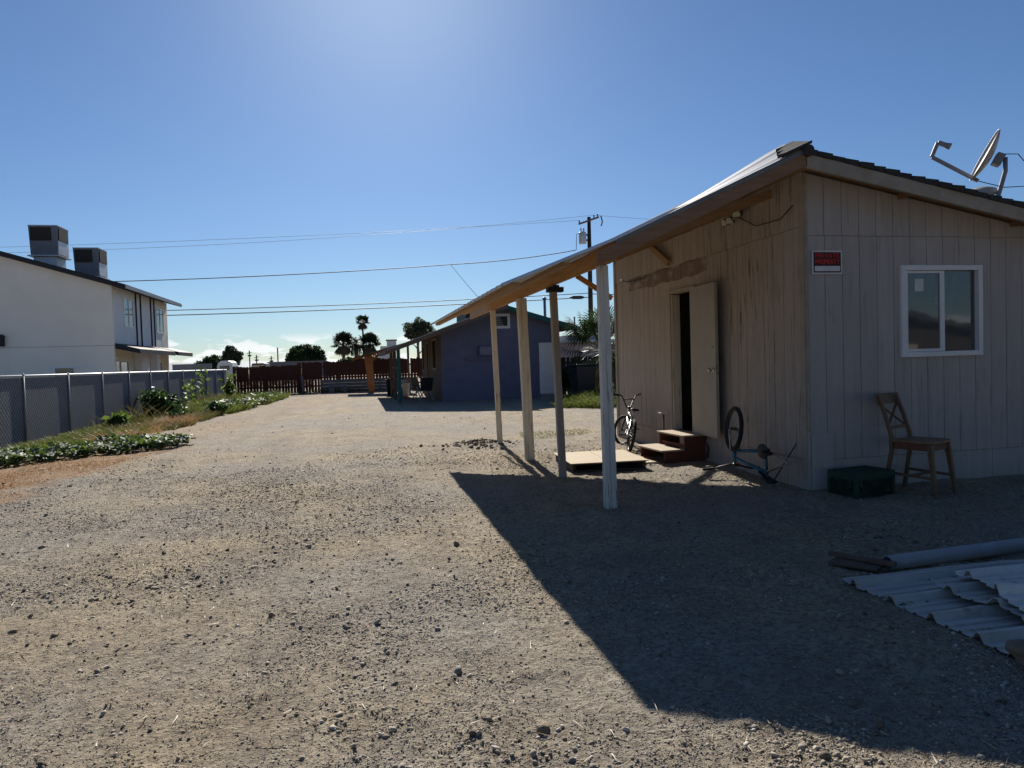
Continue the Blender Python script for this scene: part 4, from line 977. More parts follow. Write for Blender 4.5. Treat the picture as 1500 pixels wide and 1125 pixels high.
# ------------------------------------------------------------------ blue house
def blue_house():
    Y0, Y1 = 27.5, 36.0; XL, XRr = 3.19, 7.95; PX_, PZ = 5.64, 3.62
    t = thing('blue_house', 'violet blue stucco house with a teal eave and a covered side porch', 'house', (XL, Y0, 0), 0, world=True)
    zl = lambda x: PZ - (PX_ - x) * .352 if x < PX_ else PZ - (x - PX_) * .30
    MB().prism([(XL, -.05), (XRr, -.05), (XRr, zl(XRr) - .03), (PX_, PZ - .03), (XL, zl(XL) - .03)], 'y', Y0, Y0 + .15).build('front_wall', 'blue_stucco', t)
    MB().prism([(XL, -.05), (XRr, -.05), (XRr, zl(XRr) - .03), (PX_, PZ - .03), (XL, zl(XL) - .03)], 'y', Y1 - .15, Y1).build('back_wall', 'blue_stucco', t)
    MB().box(XRr - .15, Y0 + .151, -.05, XRr - .002, Y1 - .151, zl(XRr) - .05).build('right_wall', 'blue_stucco', t)
    m = MB(); ops = [(29.1, 30.7, 1.3, 2.45), (32.3, 33.3, .1, 2.4), (34.4, 35.5, 1.2, 2.3)]; y = Y0 + .151
    for (a, b, z0, z1) in ops:
        m.box(XL + .002, y, -.05, XL + .15, a, 2.68); m.box(XL + .002, a, -.05, XL + .15, b, z0); m.box(XL + .002, a, z1, XL + .15, b, 2.68); y = b
    m.box(XL + .002, y, -.05, XL + .15, Y1 - .151, 2.68); m.build('side_wall', 'brown_wall', t)
    for i, (a, b, z0, z1) in enumerate(ops):
        f = MB(); q = .09
        f.box(XL - .04, a - q, z0 - q, XL + .0, a, z1 + q).box(XL - .04, b, z0 - q, XL + .0, b + q, z1 + q).box(XL - .04, a, z1, XL + .0, b, z1 + q)
        if i != 1: f.box(XL - .04, a, z0 - q, XL + .0, b, z0)
        w = f.build('window' if i != 1 else 'door_frame', 'cream_trim', t); MB().box(XL + .05, a, z0, XL + .07, b, z1).build('pane' if i != 1 else 'door', 'pane_dark' if i != 1 else 'brown_wall', w)
    # roof
    ya, yb = 26.4, 36.4
    MB().prism([(1.10, zl(1.10) - .02), (PX_, PZ + .02), (PX_, PZ + .09), (1.10, zl(1.10) + .04)], 'y', ya, yb).build('roof', 'metal_under', t)
    MB().prism([(PX_ + .001, PZ + .02), (8.75, zl(8.75) + .02), (8.75, zl(8.75) + .09), (PX_ + .001, PZ + .09)], 'y', ya + .7, yb).build('roof', 'shingle', t)
    MB().prism([(PX_ + .03, PZ - .10), (8.74, zl(8.74) - .13), (8.74, zl(8.74) + .05), (PX_ + .03, PZ + .07)], 'y', ya + .67, ya + .698).build('fascia', 'teal', t, label='teal painted fascia board')
    MB().prism([(1.12, zl(1.12) - .12), (PX_ + .026, PZ - .10), (PX_ + .026, PZ + .05), (1.12, zl(1.12) + .02)], 'y', ya - .03, ya - .002).build('fascia', 'oldwood', t)
    MB().box(1.02, ya, zl(1.1) - .12, 1.098, yb, zl(1.1) + .03).build('eave_board', 'oldwood', t)
    y = 26.9
    while y < 36: MB().prism([(1.2, zl(1.2) - .13), (3.15, zl(3.15) - .13), (3.15, zl(3.15) - .022), (1.2, zl(1.2) - .022)], 'y', y, y + .05).build('rafter', 'orange_wood', t); y += 1.2
    MB().box(PX_ - .9, 31, PZ - .22, PX_ - .05, 34, PZ + .28).build('roof_box', 'dark_trim', t)
    # gable vent, wall box, ledge, door
    f = MB().box(5.17, Y0 - .03, 2.79, 5.27, Y0 - .001, 3.37).box(5.85, Y0 - .03, 2.79, 5.95, Y0 - .001, 3.37).box(5.27, Y0 - .03, 3.27, 5.85, Y0 - .001, 3.37).box(5.27, Y0 - .03, 2.79, 5.85, Y0 - .001, 2.89).build('gable_vent', 'white_paint', t)
    MB().box(5.27, Y0 - .012, 2.89, 5.85, Y0 - .002, 3.27).build('vent_opening', 'dark_int', f)
    m = MB()
    for i in range(4): m.bar((5.27, Y0 - .02, 2.93 + i * .095), (5.70 - .05 * i, Y0 - .02, 2.93 + i * .095), .012, .05)
    m.build('louvre', 'drip', f)
    MB().box(4.66, Y0 - .16, 1.73, 5.2, Y0 - .001, 2.12).build('wall_box', 'blue_stucco', t, .01); MB().box(4.70, Y0 - .175, 1.78, 5.12, Y0 - .161, 2.07).build('grille', 'ac_grey', t)
    MB().box(6.9, Y0 - .02, 2.46, 7.3, Y0 - .001, 2.62).build('wall_vent', 'blue_stucco', t, .004)
    MB().box(4.15, Y0 - .13, 1.60, 5.15, Y0 - .001, 1.66).build('ledge', 'blue_stucco', t)
    MB().box(7.10, Y0 - .04, .14, 7.86, Y0 - .001, 2.19).build('side_door', 'white_paint', t, .006, label='plain white door'); MB().lathe([(0, 0), (.03, 0), (.04, .03), (0, .05)], 12, Matrix.Translation((7.75, Y0 - .04, 1.02)) @ Matrix.Rotation(R_(90), 4, 'X')).build('door_knob', 'chrome', bpy.data.objects['side_door'])
    MB().box(7.0, Y0 - .5, -.05, 7.95, Y0 - .002, .12).build('door_step', 'far_wall', t)
    MB().tube([(8.08, 30, 2.75), (8.06, 30, 4.14)], .06, 10).lathe([(.09, 0), (.09, .06), (.03, .1), (0, .1)], 12, Matrix.Translation((8.06, 30, 4.14))).build('vent_pipe', 'drip', t)
    for (y, mt) in ((27.6, 'teal'), (30.6, 'oldwood'), (33.6, 'oldwood')): MB().taper((1.55, y, -.05), (1.55, y, zl(1.55) - .03), .13, .13).build('porch_post', mt, t)
    MB().tube([(1.6, 28, 1.80), (1.6, 33.5, 1.80)], .02, 6).tube([(1.6, 28, 1.35), (1.6, 33.5, 1.35)], .015, 6).build('porch_rail', 'far_white', t)
blue_house()
def porch_chair(loc, rz, label, mat):
    t = thing('patio_chair', label, 'chair', loc, rz, 'chairs on the blue house porch'); w = .25
    MB().box(-w, -.24, .42, w, .24, .45).build('seat', mat, t); MB().hexa([(-w, .22, .46), (w, .22, .46), (w, .25, .46), (-w, .25, .46), (-w, .36, .95), (w, .36, .95), (w, .39, .95), (-w, .39, .95)]).build('backrest', mat, t)
    for sx in (-1, 1):
        for a, b in (((sx * w, -.3, 0), (sx * w, .05, .6)), ((sx * w, .34, 0), (sx * w, -.1, .6))): MB().bar(a, b, .03, .03).build('leg', 'far_wall', t)
porch_chair((2.5, 27.9, 0), R_(200), 'dark folding chair nearest the blue corner of the side porch', 'bin')
porch_chair((2.55, 29.4, 0), R_(120), 'dark folding chair beneath the side porch window, behind the nearer chair', 'bin')
bicycle('dark bicycle parked on the side porch of the blue house', (1.75, 30.9, .0), (R_(8), 0, R_(100)), 'bike_black', True, R_(20))
def bin_(name, label, loc, r, h, mat, cat):
    t = thing(name, label, cat, loc); MB().lathe([(0, 0), (r * .8, 0), (r, h), (r * 1.06, h), (r * 1.06, h + .03), (r * .9, h + .03)], 20).build('body', mat, t); MB().lathe([(r * .9, h + .032), (r * 1.0, h + .06), (0, h + .1)], 20).build('lid', mat, t)
bin_('white_bin', 'pale round bin standing between the porch posts', (2.1, 33.2, 0), .25, .62, 'far_white', 'bin')
bin_('dark_bin', 'dark round bin at the far end of the side porch', (1.6, 34.8, 0), .28, .75, 'bin', 'bin')

# ------------------------------------------------------------------ white house on the left
def white_house():
    Y0, Y1, X1 = 32.0, 40.6, -9.73; S = .30; z1 = 5.08; X0 = -24.; RX = -17
    t = thing('white_house', 'cream two-storey house with black roof edges beyond the chain-link fence', 'house', (X1, Y0, 0), 0, world=True)
    zr = lambda x: z1 + S * (X1 - x) if x > RX else z1 + S * (X1 - RX) - S * (RX - x)
    MB().prism([(X0, -.05), (X1, -.05), (X1, z1), (RX, zr(RX)), (X0, zr(X0))], 'y', Y0, Y0 + .2).build('gable_wall', 'stucco', t)
    MB().prism([(X0, -.05), (X1, -.05), (X1, z1), (RX, zr(RX)), (X0, zr(X0))], 'y', Y1 - .2, Y1).build('back_wall', 'stucco', t)
    MB().box(X1 - .2, Y0 + .2, 2.62, X1 - .002, Y1 - .2, z1).build('upper_wall', 'panel_grey', t); MB().box(X1 - .5, Y0 + .2, -.05, X1 - .3, Y1 - .2, 2.6).build('lower_wall', 'stucco', t)
    MB().box(X1 - .002, Y1 - 1.2, 2.62, X1 + .004, Y1, z1).build('end_panel', 'stucco', t)
    MB().prism([(X0 - .4, zr(X0) - .12 + .02), (RX, zr(RX) + .02), (X1 + .62, z1 - S * .62 + .02), (X1 + .62, z1 - S * .62 + .2), (RX, zr(RX) + .2), (X0 - .4, zr(X0) + .08)], 'y', Y0 - .35, Y1 + .5).build('roof', 'dark_trim', t)
    MB().box(X1 + .621, Y0 - .35, z1 - S * .62 + .03, X1 + .65, Y1 + .5, z1 - S * .62 + .17).build('gutter', 'drip', t)
    sc = 32 / 28.; wy = lambda y: y * sc; wz = lambda q: (q - 1.5) * sc + 1.5
    for (ya, yb, za, zb) in ((29.3, 30.35, 3.28, 4.28), (33.7, 34.75, 3.24, 4.24)):
        ya, yb, za, zb = wy(ya), wy(yb), wz(za), wz(zb); q = .06
        f = MB().box(X1, ya - q, za - q, X1 + .03, ya, zb + q).box(X1, yb, za - q, X1 + .03, yb + q, zb + q).box(X1, ya, zb, X1 + .03, yb, zb + q).box(X1, ya, za - q, X1 + .03, yb, za).box(X1, (ya + yb) / 2 - .03, za, X1 + .03, (ya + yb) / 2 + .03, zb).build('window', 'vinyl', t)
        MB().box(X1 - .001, ya, za, X1 + .012, yb, zb).build('pane', 'pane_dark', f)
    for y in (30.72, 31.35, 32.8, 33.3): MB().box(X1, wy(y), 2.6, X1 + .05, wy(y) + .07, z1 - .02).build('batten', 'dark_trim', t)
    for (ya, yb) in ((28.1, 33.2), (33.75, 36.5)):
        ya, yb = wy(ya), wy(yb); MB().hexa([(X1, ya, 2.5), (X1 + .95, ya, 2.28), (X1 + .95, yb, 2.26), (X1, yb, 2.5), (X1, ya, 2.72), (X1 + .95, ya, 2.46), (X1 + .95, yb, 2.46), (X1, yb, 2.72)]).build('awning', 'dark_trim', t)
    for (ya, yb, z0, zz) in ((32.6, 33.4, .05, 1.98), (33.7, 34.7, .9, 1.95), (39.2, 40.2, .9, 1.95)): MB().box(X1 - .3, ya, z0, X1 - .27, yb, zz).build('door' if z0 < .5 else 'window', 'pane_dark', t)
    MB().box(X1 - .28, 35.6, -.05, X1 + .05, 36.8, 2.5).build('porch_column', 'panel_grey', t); MB().box(X1 - .28, 38.2, -.05, X1 + .05, 38.7, 2.4).build('porch_column', 'panel_grey', t)
    f = MB().box(-12.0, Y0 - .03, .9, -11.94, Y0 - .001, 1.82).box(-11.26, Y0 - .03, .9, -11.2, Y0 - .001, 1.82).box(-11.94, Y0 - .03, 1.76, -11.26, Y0 - .001, 1.82).box(-10.5, Y0 - .03, .9, -10.44, Y0 - .001, 1.82).box(-11.2, Y0 - .03, 1.77, -10.5, Y0 - .001, 1.82).build('window', 'vinyl', t)
    MB().box(-11.94, Y0 - .015, .9, -11.26, Y0 - .002, 1.76).build('pane', 'pane_dark', f)
    MB().box(X1 - 6, Y0 - .006, 2.62, X1, Y0 - .001, 2.635).build('stucco_joint', 'far_wall', t)
    L = thing('wall_lantern', 'dark wall lantern on the cream gable wall', 'lamp', (-13.8, Y0 - .1, 2.9)); MB().box(-.12, -.12, -.22, .12, .08, .16).build('housing', 'dark_trim', L, .02); MB().prism([(-.15, .162), (.15, .162), (.06, .25), (-.06, .25)], 'y', -.15, .1).build('cap', 'dark_trim', L)
white_house()
def cooler(label, loc, w, d, h, base):
    t = thing('rooftop_cooler', label, 'cooler', loc, 0, 'evaporative coolers on the white house roof')
    MB().hexa([(-w / 2 + .04, -d / 2 + .04, 0), (w / 2 - .04, -d / 2 + .04, 0), (w / 2 - .04, d / 2 - .04, 0), (-w / 2 + .04, d / 2 - .04, 0), (-w / 2, -d / 2, h), (w / 2, -d / 2, h), (w / 2, d / 2, h), (-w / 2, d / 2, h)]).build('cabinet', 'ac_grey', t, .01)
    MB().box(-w / 2 - .01, -d / 2 - .01, h, w / 2 + .01, d / 2 + .01, h + .035).build('lid', 'ac_galv', t)
    MB().box(-w * .4, -d * .4, -base, w * .4, d * .4, -.03).build('roof_curb', 'ac_galv', t); MB().box(-w * .55, -d * .55, -.05, w * .55, d * .55, -.002).build('drip_tray', 'ac_galv', t)
    MB().box(-w / 2 + .07, -d / 2 - .025, h * .5, w / 2 - .25, -d / 2 - .001, h - .06).build('pad_panel', 'ac_pad', t); MB().box(w / 2 + .001, -d / 2 + .1, h * .52, w / 2 + .025, d / 2 - .1, h - .06).build('pad_panel', 'ac_pad', t)
    MB().box(w / 2 - .03, -d / 2 + .05, .05, w / 2 + .005, d / 2 - .05, h * .5).build('side_panel', 'ac_galv', t)
cooler('larger grey rooftop cooler, higher up the dark roof', (-12.9, 34.6, 6.62), 1.12, 1.2, 1.24, .75)
cooler('smaller grey rooftop cooler, lower down near the roof edge', (-11.3, 34.6, 5.72), 1.0, 1.1, 1.2, .5)

# ------------------------------------------------------------------ utility pole and wires
def utility():
    X, Y = 15.9, 47
    t = thing('utility_pole', 'tall dark wooden utility pole carrying a transformer behind the houses', 'utility pole', (X, Y, 0), 0, world=True)
    MB().tube([(X, Y, -.3), (X + .03, Y, 6), (X + .06, Y, 11.25)], [.19, .165, .13], 12).build('shaft', 'creosote', t)
    MB().bar((X - .75, Y - .22, 10.72), (X + .7, Y - .22, 11.22), .1, .12).build('crossarm', 'oldwood', t)
    for x, zz in ((X - .7, 10.80), (X + .35, 11.18), (X + .62, 11.27)): MB().lathe([(.03, 0), (.06, .04), (.04, .08), (.06, .12), (.03, .18), (0, .2)], 12, Matrix.Translation((x, Y - .22, zz))).build('insulator', 'porcelain', t)
    MB().tube([(X + .85, Y - .25, 11.3), (X + .95, Y - .25, 10.9), (X + .85, Y - .25, 10.6)], .05, 8).build('fuse_cutout', 'porcelain', t)
    T = MB().lathe([(0, 0), (.24, 0), (.26, .03), (.26, .72), (.22, .78), (0, .8)], 20, Matrix.Translation((X - .48, Y - .15, 9.4))).build('transformer', 'trafo', t)
    for dx in (-.1, .1): MB().lathe([(.03, 0), (.05, .06), (.03, .12), (.05, .18), (.02, .3), (0, .3)], 10, Matrix.Translation((X - .48 + dx, Y - .15, 10.2))).build('bushing', 'porcelain', T)
    MB().box(X - .25, Y - .2, 9.6, X - .1, Y - .05, 9.7).box(X - .25, Y - .2, 9.95, X - .1, Y - .05, 10.05).build('bracket', 'dark_trim', t)
    MB().tube([(X - .5, Y - .3, 10.2), (X - .95, Y - .3, 10.0), (X - 1.0, Y - .3, 8.95)], .02, 6).build('drop_lead', 'cable', t)
utility()
def wire(label, pts, r, mat='cable', sag=.0, cat='wire', name='power_line'):
    a, b = Vector(pts[0]), Vector(pts[-1]); P = []
    segs = list(zip(pts, pts[1:]))
    for (p, q) in segs:
        p, q = Vector(p), Vector(q)
        for i in range(12): f = i / 12; v = p.lerp(q, f); v.z -= sag * 4 * f * (1 - f); P.append(v)
    P.append(b); o = MB().tube(P, r, 5).build(name, mat); return tag(o, label, cat, 'overhead wires')
Yw = 46.8
wire('thin topmost overhead wire running left from the pole crossarm', [(15.2, Yw, 10.98), (-28, Yw, 8.72)], .010, 'cable_al', .25)
wire('thin overhead wire just below the topmost one', [(16.24, Yw, 11.35), (-28, Yw, 8.45)], .010, 'cable_al', .55)
wire('thick dark overhead cable from the transformer to the white house', [(14.9, Yw, 8.95), (6.27, Yw, 7.98), (-15, Yw, 6.95)], .028, 'cable', .14)
wire('upper of the two low communication cables', [(16, Yw, 6.02), (-11.4, Yw, 5.2), (-30, Yw, 4.8)], .026, 'cable', .12)
wire('lower of the two low communication cables', [(16, Yw, 5.74), (-11.4, Yw, 4.9), (-30, Yw, 4.5)], .030, 'cable', .12)
wire('slanting service drop wire hanging from the thick cable', [(6.27, Yw, 7.95), (7.35, 42, 5.2), (6.5, 33, 3.6)], .014, 'cable', .05)
wire('short overhead wire running right from the pole top', [(16.2, Yw, 11.35), (40, Yw, 11.0)], .010, 'cable_al', .3)
wire('low cable running right from the pole behind the beige house', [(16, Yw, 5.95), (40, Yw, 6.3)], .026, 'cable', .3)
o = MB().lathe([(0, -.55), (.05, -.5), (.12, -.3), (.12, .3), (.05, .5), (0, .55)], 12, Matrix.Translation((14.9, Yw, 5.72)) @ Matrix.Rotation(R_(90), 4, 'Y')).build('splice_case', 'cable'); tag(o, 'black splice case hanging on the low cable near the pole', 'splice case')

# ------------------------------------------------------------------ background right
def right_back():
    t = thing('pink_house', 'low pinkish house with a pale flat roof edge behind the palm', 'house', (10.5, 36, 0), 0, world=True)
    MB().box(9.9, 36, -.05, 18, 43, 2.38).build('wall', 'pink', t); MB().box(9.6, 35.7, 2.382, 18.3, 43.3, 2.5).build('roof', 'white_paint', t); MB().box(12.6, 35.95, 1.1, 13.6, 35.998, 2.0).build('window', 'pane_dark', t)
    MB().box(11.2, 37, 2.5, 13.4, 40, 2.8).build('roof_unit', 'far_wall', t)
    f = thing('dark_fence', 'dark weathered board fence behind the palm and the dark cart', 'fence', (7.4, 29.3, 0), 0, world=True)
    m = MB(); random.seed(8); x = 8.1
    while x < 13: w = .14; m.box(x, 29.3, .0, x + w, 29.33, 1.62 + random.uniform(-.05, .05)); x += w + random.choice((.008, .012, .05))
    m.build('boards', 'darkfence', f); MB().box(8.1, 29.335, .4, 13, 29.37, .5).box(8.1, 29.335, 1.3, 13, 29.37, 1.4).build('rail', 'darkfence', f)
    c = thing('garbage_cart', 'dark wheeled garbage cart below the green fan palm', 'garbage cart', (7.95, 24.6, 0), R_(8))
    MB().hexa([(-.32, -.3, .08), (.32, -.3, .08), (.32, .3, .08), (-.32, .3, .08), (-.40, -.38, 1.25), (.40, -.38, 1.25), (.40, .38, 1.25), (-.40, .38, 1.25)]).build('body', 'bin', c, .03)
    MB().box(-.43, -.42, 1.252, .43, .42, 1.31).build('lid', 'bin', c, .02)
    for s in (-1, 1): MB().tube([(s * .30, .3, .13), (s * .37, .3, .13)], .13, 16).build('wheel', 'tyre', c)
    MB().tube([(-.35, .43, 1.2), (.35, .43, 1.2)], .02, 8).build('handle', 'bin', c)
    p = thing('thin_pole', 'thin grey pole rising above the pinkish house', 'pole', (14.1, 45, 0)); MB().tube([(0, 0, 0), (0, 0, 4.22)], .055, 8).build('shaft', 'drip', p); MB().lathe([(.07, 0), (.07, .05), (0, .09)], 10, Matrix.Translation((0, 0, 4.22))).build('cap', 'drip', p)
right_back()

# palms -------------------------------------------------------------
def fan_palm(name, label, loc, zc, R, nf, mat, trunk_r, dead=0, group=None, seed=0, detail=14, skirt=0):
    rr = np.random.default_rng(seed); t = thing(name, label, 'palm', loc, 0, group)
    MB().tube([(0, 0, -.1), (.02, .01, zc * .5), (0, 0, zc)], [trunk_r * 1.2, trunk_r, trunk_r * .9], 10).build('trunk', 'palm_bark', t)
    for nm, n, mt, lo, hi in (('crown', nf, mat, -.45, 1.35), ('dead_fronds', dead, 'leaf_dead', -1.35, -.8)):
        if not n: continue
        V, F = [], []
        for i in range(n):
            az = rr.uniform(0, 6.28); el = rr.uniform(lo, hi); L = R * rr.uniform(.38, .6); d = np.array([math.cos(az) * math.cos(el), math.sin(az) * math.cos(el), math.sin(el)])
            base = np.array([0, 0, zc]); tip = base + d * L; side = np.cross(d, [0, 0, 1.]); side /= np.linalg.norm(side) + 1e-6; up = np.cross(side, d)
            b = len(V); w = .015 * R; V += [base - side * w, base + side * w, tip + side * w, tip - side * w]; F.append((b, b + 1, b + 2, b + 3))
            fr = R * rr.uniform(.42, .6)
            for k in range(detail):
                a = -1.9 + 3.8 * k / (detail - 1); dr = d * math.cos(a) + side * math.sin(a); dr = dr + up * .18 * math.cos(2 * a); m1 = tip + dr * fr * .55; e = tip + dr * fr * (1 - .25 * abs(a) / 1.9) + np.array([0, 0, -.22 * fr]); pw = np.cross(dr, up); pw /= np.linalg.norm(pw) + 1e-6; ww = fr * 1.9 / detail * (.62 if detail < 15 else .36)
                b = len(V); V += [tip, m1 + pw * ww, e, m1 - pw * ww]; F.append((b, b + 1, b + 2, b + 3))
        np_mesh(nm, np.array(V), np.array(F), mt, t)
    return t
def date_palm(name, label, loc, zc, R, nf, group=None, seed=0):
    rr = np.random.default_rng(seed); t = thing(name, label, 'palm', loc, 0, group)
    MB().tube([(0, 0, -.1), (0, 0, zc)], [R * .16, R * .13], 10).build('trunk', 'palm_bark', t); V, F = [], []
    for i in range(nf):
        az = rr.uniform(0, 6.28); el = rr.uniform(-.5, 1.4); L = R * rr.uniform(.8, 1.1); p = np.array([0, 0, zc]); h = np.array([math.cos(az), math.sin(az), 0.]); e = el
        side = np.array([-math.sin(az), math.cos(az), 0])
        for k in range(10):
            d = h * math.cos(e) + np.array([0, 0, math.sin(e)]); q = p + d * L / 10; e -= .16
            for s in (-1, 1):
                lt = (side * s * .8 + d * .55 + np.array([0, 0, -.25])); lt = lt * R * .24 * math.sin(.35 + 2.5 * k / 10)
                b = len(V); V += [p, p + lt * .5 + d * R * .05, p + lt + d * .0, q]; F.append((b, b + 1, b + 2, b + 3))
            p = q
    np_mesh('crown', np.array(V), np.array(F), 'leaf_palm_far', t)
PG = 'distant palms beyond the red fence'
fan_palm('fan_palm', 'spiky green fan palm between the blue and beige houses', (9.15, 25.6, 0), 1.75, 2.05, 38, 'leaf_palm', .16, 8, None, 2, 26)
fan_palm('fan_palm', 'lone tall thin distant fan palm rising above the other palms', (1.35, 150, 0), 10.5, 1.8, 44, 'leaf_palm_far', .2, 22, PG, 3, 10)
fan_palm('fan_palm', 'leftmost shaggy palm of the distant palm cluster', (-2.7, 150, 0), 6.2, 2.7, 60, 'leaf_palm_far', .35, 40, PG, 4, 11)
date_palm('date_palm', 'feathery arching palm in the middle of the distant cluster', (-.1, 150, 0), 5.9, 3.2, 80, PG, 5)
fan_palm('fan_palm', 'rightmost shaggy palm of the distant cluster, under the lone tall palm', (2.6, 148, 0), 5.9, 2.7, 60, 'leaf_palm_far', .35, 40, PG, 6, 11)
fan_palm('fan_palm', 'small palm top peeking over the pinkish house roof', (11.4, 44, 0), 2.9, .7, 26, 'leaf_palm_far', .1, 4, None, 8, 9)

# distant trees and structures ---------------------------------------
tree('dark_tree', 'broad dark rounded tree behind the red fence', -10, 150, 6, (3.9, 3.6, 2.3), 3.4, 'leaf_dark', 120, 130, .9, .34, .4)
tree('round_tree', 'low round dark tree beyond the cream house', -28.2, 150, 4, (2.5, 2.3, 1.7), 2.5, 'leaf_dark', 70, 110, .75, .3, .3)
tree('eucalyptus_tree', 'taller greyish tree above the white camper', -24.3, 150, 6, (1.7, 1.6, 2.0), 4.0, 'leaf_euc', 60, 100, .65, .26, .25)
tree('eucalyptus_tree', 'loose grey-green tree rising behind the blue house roof', 7.6, 90, 8, (1.75, 1.6, 1.5), 5.7, 'leaf_euc', 64, 100, .5, .2, .2, None, .3)
tree('small_tree', 'small dark treetop on the skyline left of the broad dark tree', -16.8, 200, 3, (2.0, 1.5, .9), 2.6, 'leaf_dark', 30, 80, .7, .3, .2)
tree('hedge_tree', 'dark low hedge tree below the distant palms', 1.2, 130, 3, (5.2, 1.5, 1.0), 2.0, 'leaf_dark', 90, 110, .7, .28, .2, cat='hedge')
tree('shrub_tree', 'low dark shrub beyond the fence at the corner of the cream house', -33.2, 120, 2, (1.2, 1, 1.0), 1.6, 'leaf_dark', 24, 80, .5, .22, .15, cat='shrub')
def background():
    c = thing('camper_trailer', 'white rounded camper trailer parked beyond the far fence corner', 'camper', (-16.8, 100, 0), 0)
    pts = [(-.95, .5), (.95, .5), (.95, 1.9), (.85, 2.4), (.5, 2.62), (-.45, 2.62), (-.8, 2.4), (-.95, 1.9)]
    MB().prism(pts, 'y', -2.2, 2.2).build('shell', 'camper', c, .08); MB().box(-.6, -2.23, 1.4, .6, -2.201, 2.0).build('window', 'pane_dark', c)
    for s in (-1, 1): MB().tube([(s * .75, 0, .35), (s * .93, 0, .35)], .35, 16).build('wheel', 'tyre', c)
    MB().bar((0, -2.2, .55), (0, -3.2, .5), .1, .1).build('tow_bar', 'dark_trim', c)
    v = thing('parked_van', 'dark van roof showing above the red fence', 'van', (-12.6, 100, 0), 0)
    MB().prism([(-1, .4), (1, .4), (1, 1.3), (.85, 2.08), (.7, 2.2), (-.7, 2.2), (-.85, 2.08), (-1, 1.3)], 'y', -2.4, 2.4).build('body', 'van', v, .08)
    MB().box(-.75, -2.42, 1.35, .75, -2.401, 1.95).build('rear_window', 'pane_dark', v)
    for s in (-1, 1):
        for y in (-1.5, 1.5): MB().tube([(s * .85, y, .35), (s * 1.02, y, .35)], .35, 16).build('wheel', 'tyre', v)
    w = thing('block_wall', 'grey block wall beyond the fence right of the cream house', 'wall', (-21, 100, 0), 0); MB().box(-2.6, 0, -.2, 2.2, .25, 2.3).build('blocks', 'far_wall', w); MB().box(-2.65, -.03, 2.302, 2.25, .28, 2.36).build('coping', 'far_wall', w)
    h = thing('far_building', 'small white building with a dark roof cap left of the blue house', 'building', (5.4, 120, 0), 0)
    MB().box(-1.5, 0, 0, 1.0, 3, 4.6).build('wall', 'far_white', h); MB().box(-.4, .2, 4.6, 1.1, 2.5, 5.5).build('upper_box', 'far_white', h); MB().box(-.55, .1, 5.502, 1.25, 2.6, 5.68).build('roof', 'dark_trim', h)
    f = thing('far_house', 'long low house with a pale roof behind the red fence', 'house', (-9, 120, 0), 0)
    MB().box(-6, 0, 0, 5, 6, 1.9).build('wall', 'far_wall', f); MB().prism([(-6.4, 1.9), (5.4, 1.9), (4, 2.5), (-5, 2.5)], 'y', -.3, 6.3).build('roof', 'block', f)
    for (x, y, hh, lab) in ((-22.4, 160, 5.4, 'slim distant pole right of the grey tree'), (-21.0, 160, 4.4, 'shorter distant pole beside the slim pole'), (-18, 160, 4.1, 'distant pole leaning above the dark van roof'), (-15.6, 150, 5.6, 'distant bare pole at the left edge of the broad dark tree')):
        p = thing('distant_pole', lab, 'utility pole', (x, y, 0), 0, 'distant poles on the skyline')
        MB().tube([(0, 0, 0), (.0, 0, hh)], .13, 6).build('shaft', 'bark_post', p)
        if y == 160: MB().bar((-.5, 0, hh - .6), (.5, 0, hh - .4), .12, .12).bar((-.35, 0, hh - 1.1), (.4, 0, hh - 1.1), .2, .3).build('crossarm', 'bark_post', p)
background()
x, y = polyscatter(900, [(-6.6, 42.8), (-2.6, 42.8), (-2.6, 44), (-6.6, 44)], .9, -1); m_ = len(x)
P = np.stack([x, y, RNG.uniform(.2, 1.0, m_)], -1); a = RNG.uniform(0, 6.28, m_); D = np.stack([np.cos(a) * .25, np.sin(a) * .25, np.ones(m_)], -1)
ribbons(P, D, RNG.uniform(.6, .95, m_), np.full(m_, .02), np.stack([np.cos(a) * .4, np.sin(a) * .4, -.3 * np.ones(m_)], -1), 'straw', 'dry_reeds')

# trees and a house on the lot behind the viewpoint (house and first tree show in the window, all shade the yard from the open sky)
tree('shade_tree', 'tall dense dark tree behind the viewpoint, mirrored in the left window pane', 12.5, -7.5, 9, (4.2, 3.6, 3.6), 5.2, 'leaf_dark', 150, 150, 1.1, .34, .3)
tree('shade_tree', 'unseen wide dark tree added behind the viewpoint to cut sky light', 4.5, -8.5, 9, (4.6, 3.4, 3.8), 5.4, 'leaf_dark', 150, 150, 1.1, .34, .3)  # out of view; added to hold sky light off the shaded yard
def rear_house():
    t = thing('neighbour_house', 'house with a dark gable roof mirrored in the white window', 'house', (21, -9, 0), 0, world=True)
    MB().prism([(9, -.05), (25, -.05), (25, 1.75), (15, 3.5), (9, 2.5)], 'y', -15, -9).build('wall', 'darkfence', t)
    MB().prism([(8.6, 2.4), (15, 3.5), (25.5, 1.66), (25.5, 1.86), (15, 3.7), (8.6, 2.6)], 'y', -15.4, -8.5).build('roof', 'shingle', t)
    MB().box(19, -8.99, .8, 20.4, -8.95, 1.7).build('window', 'cream_trim', t)
rear_house()

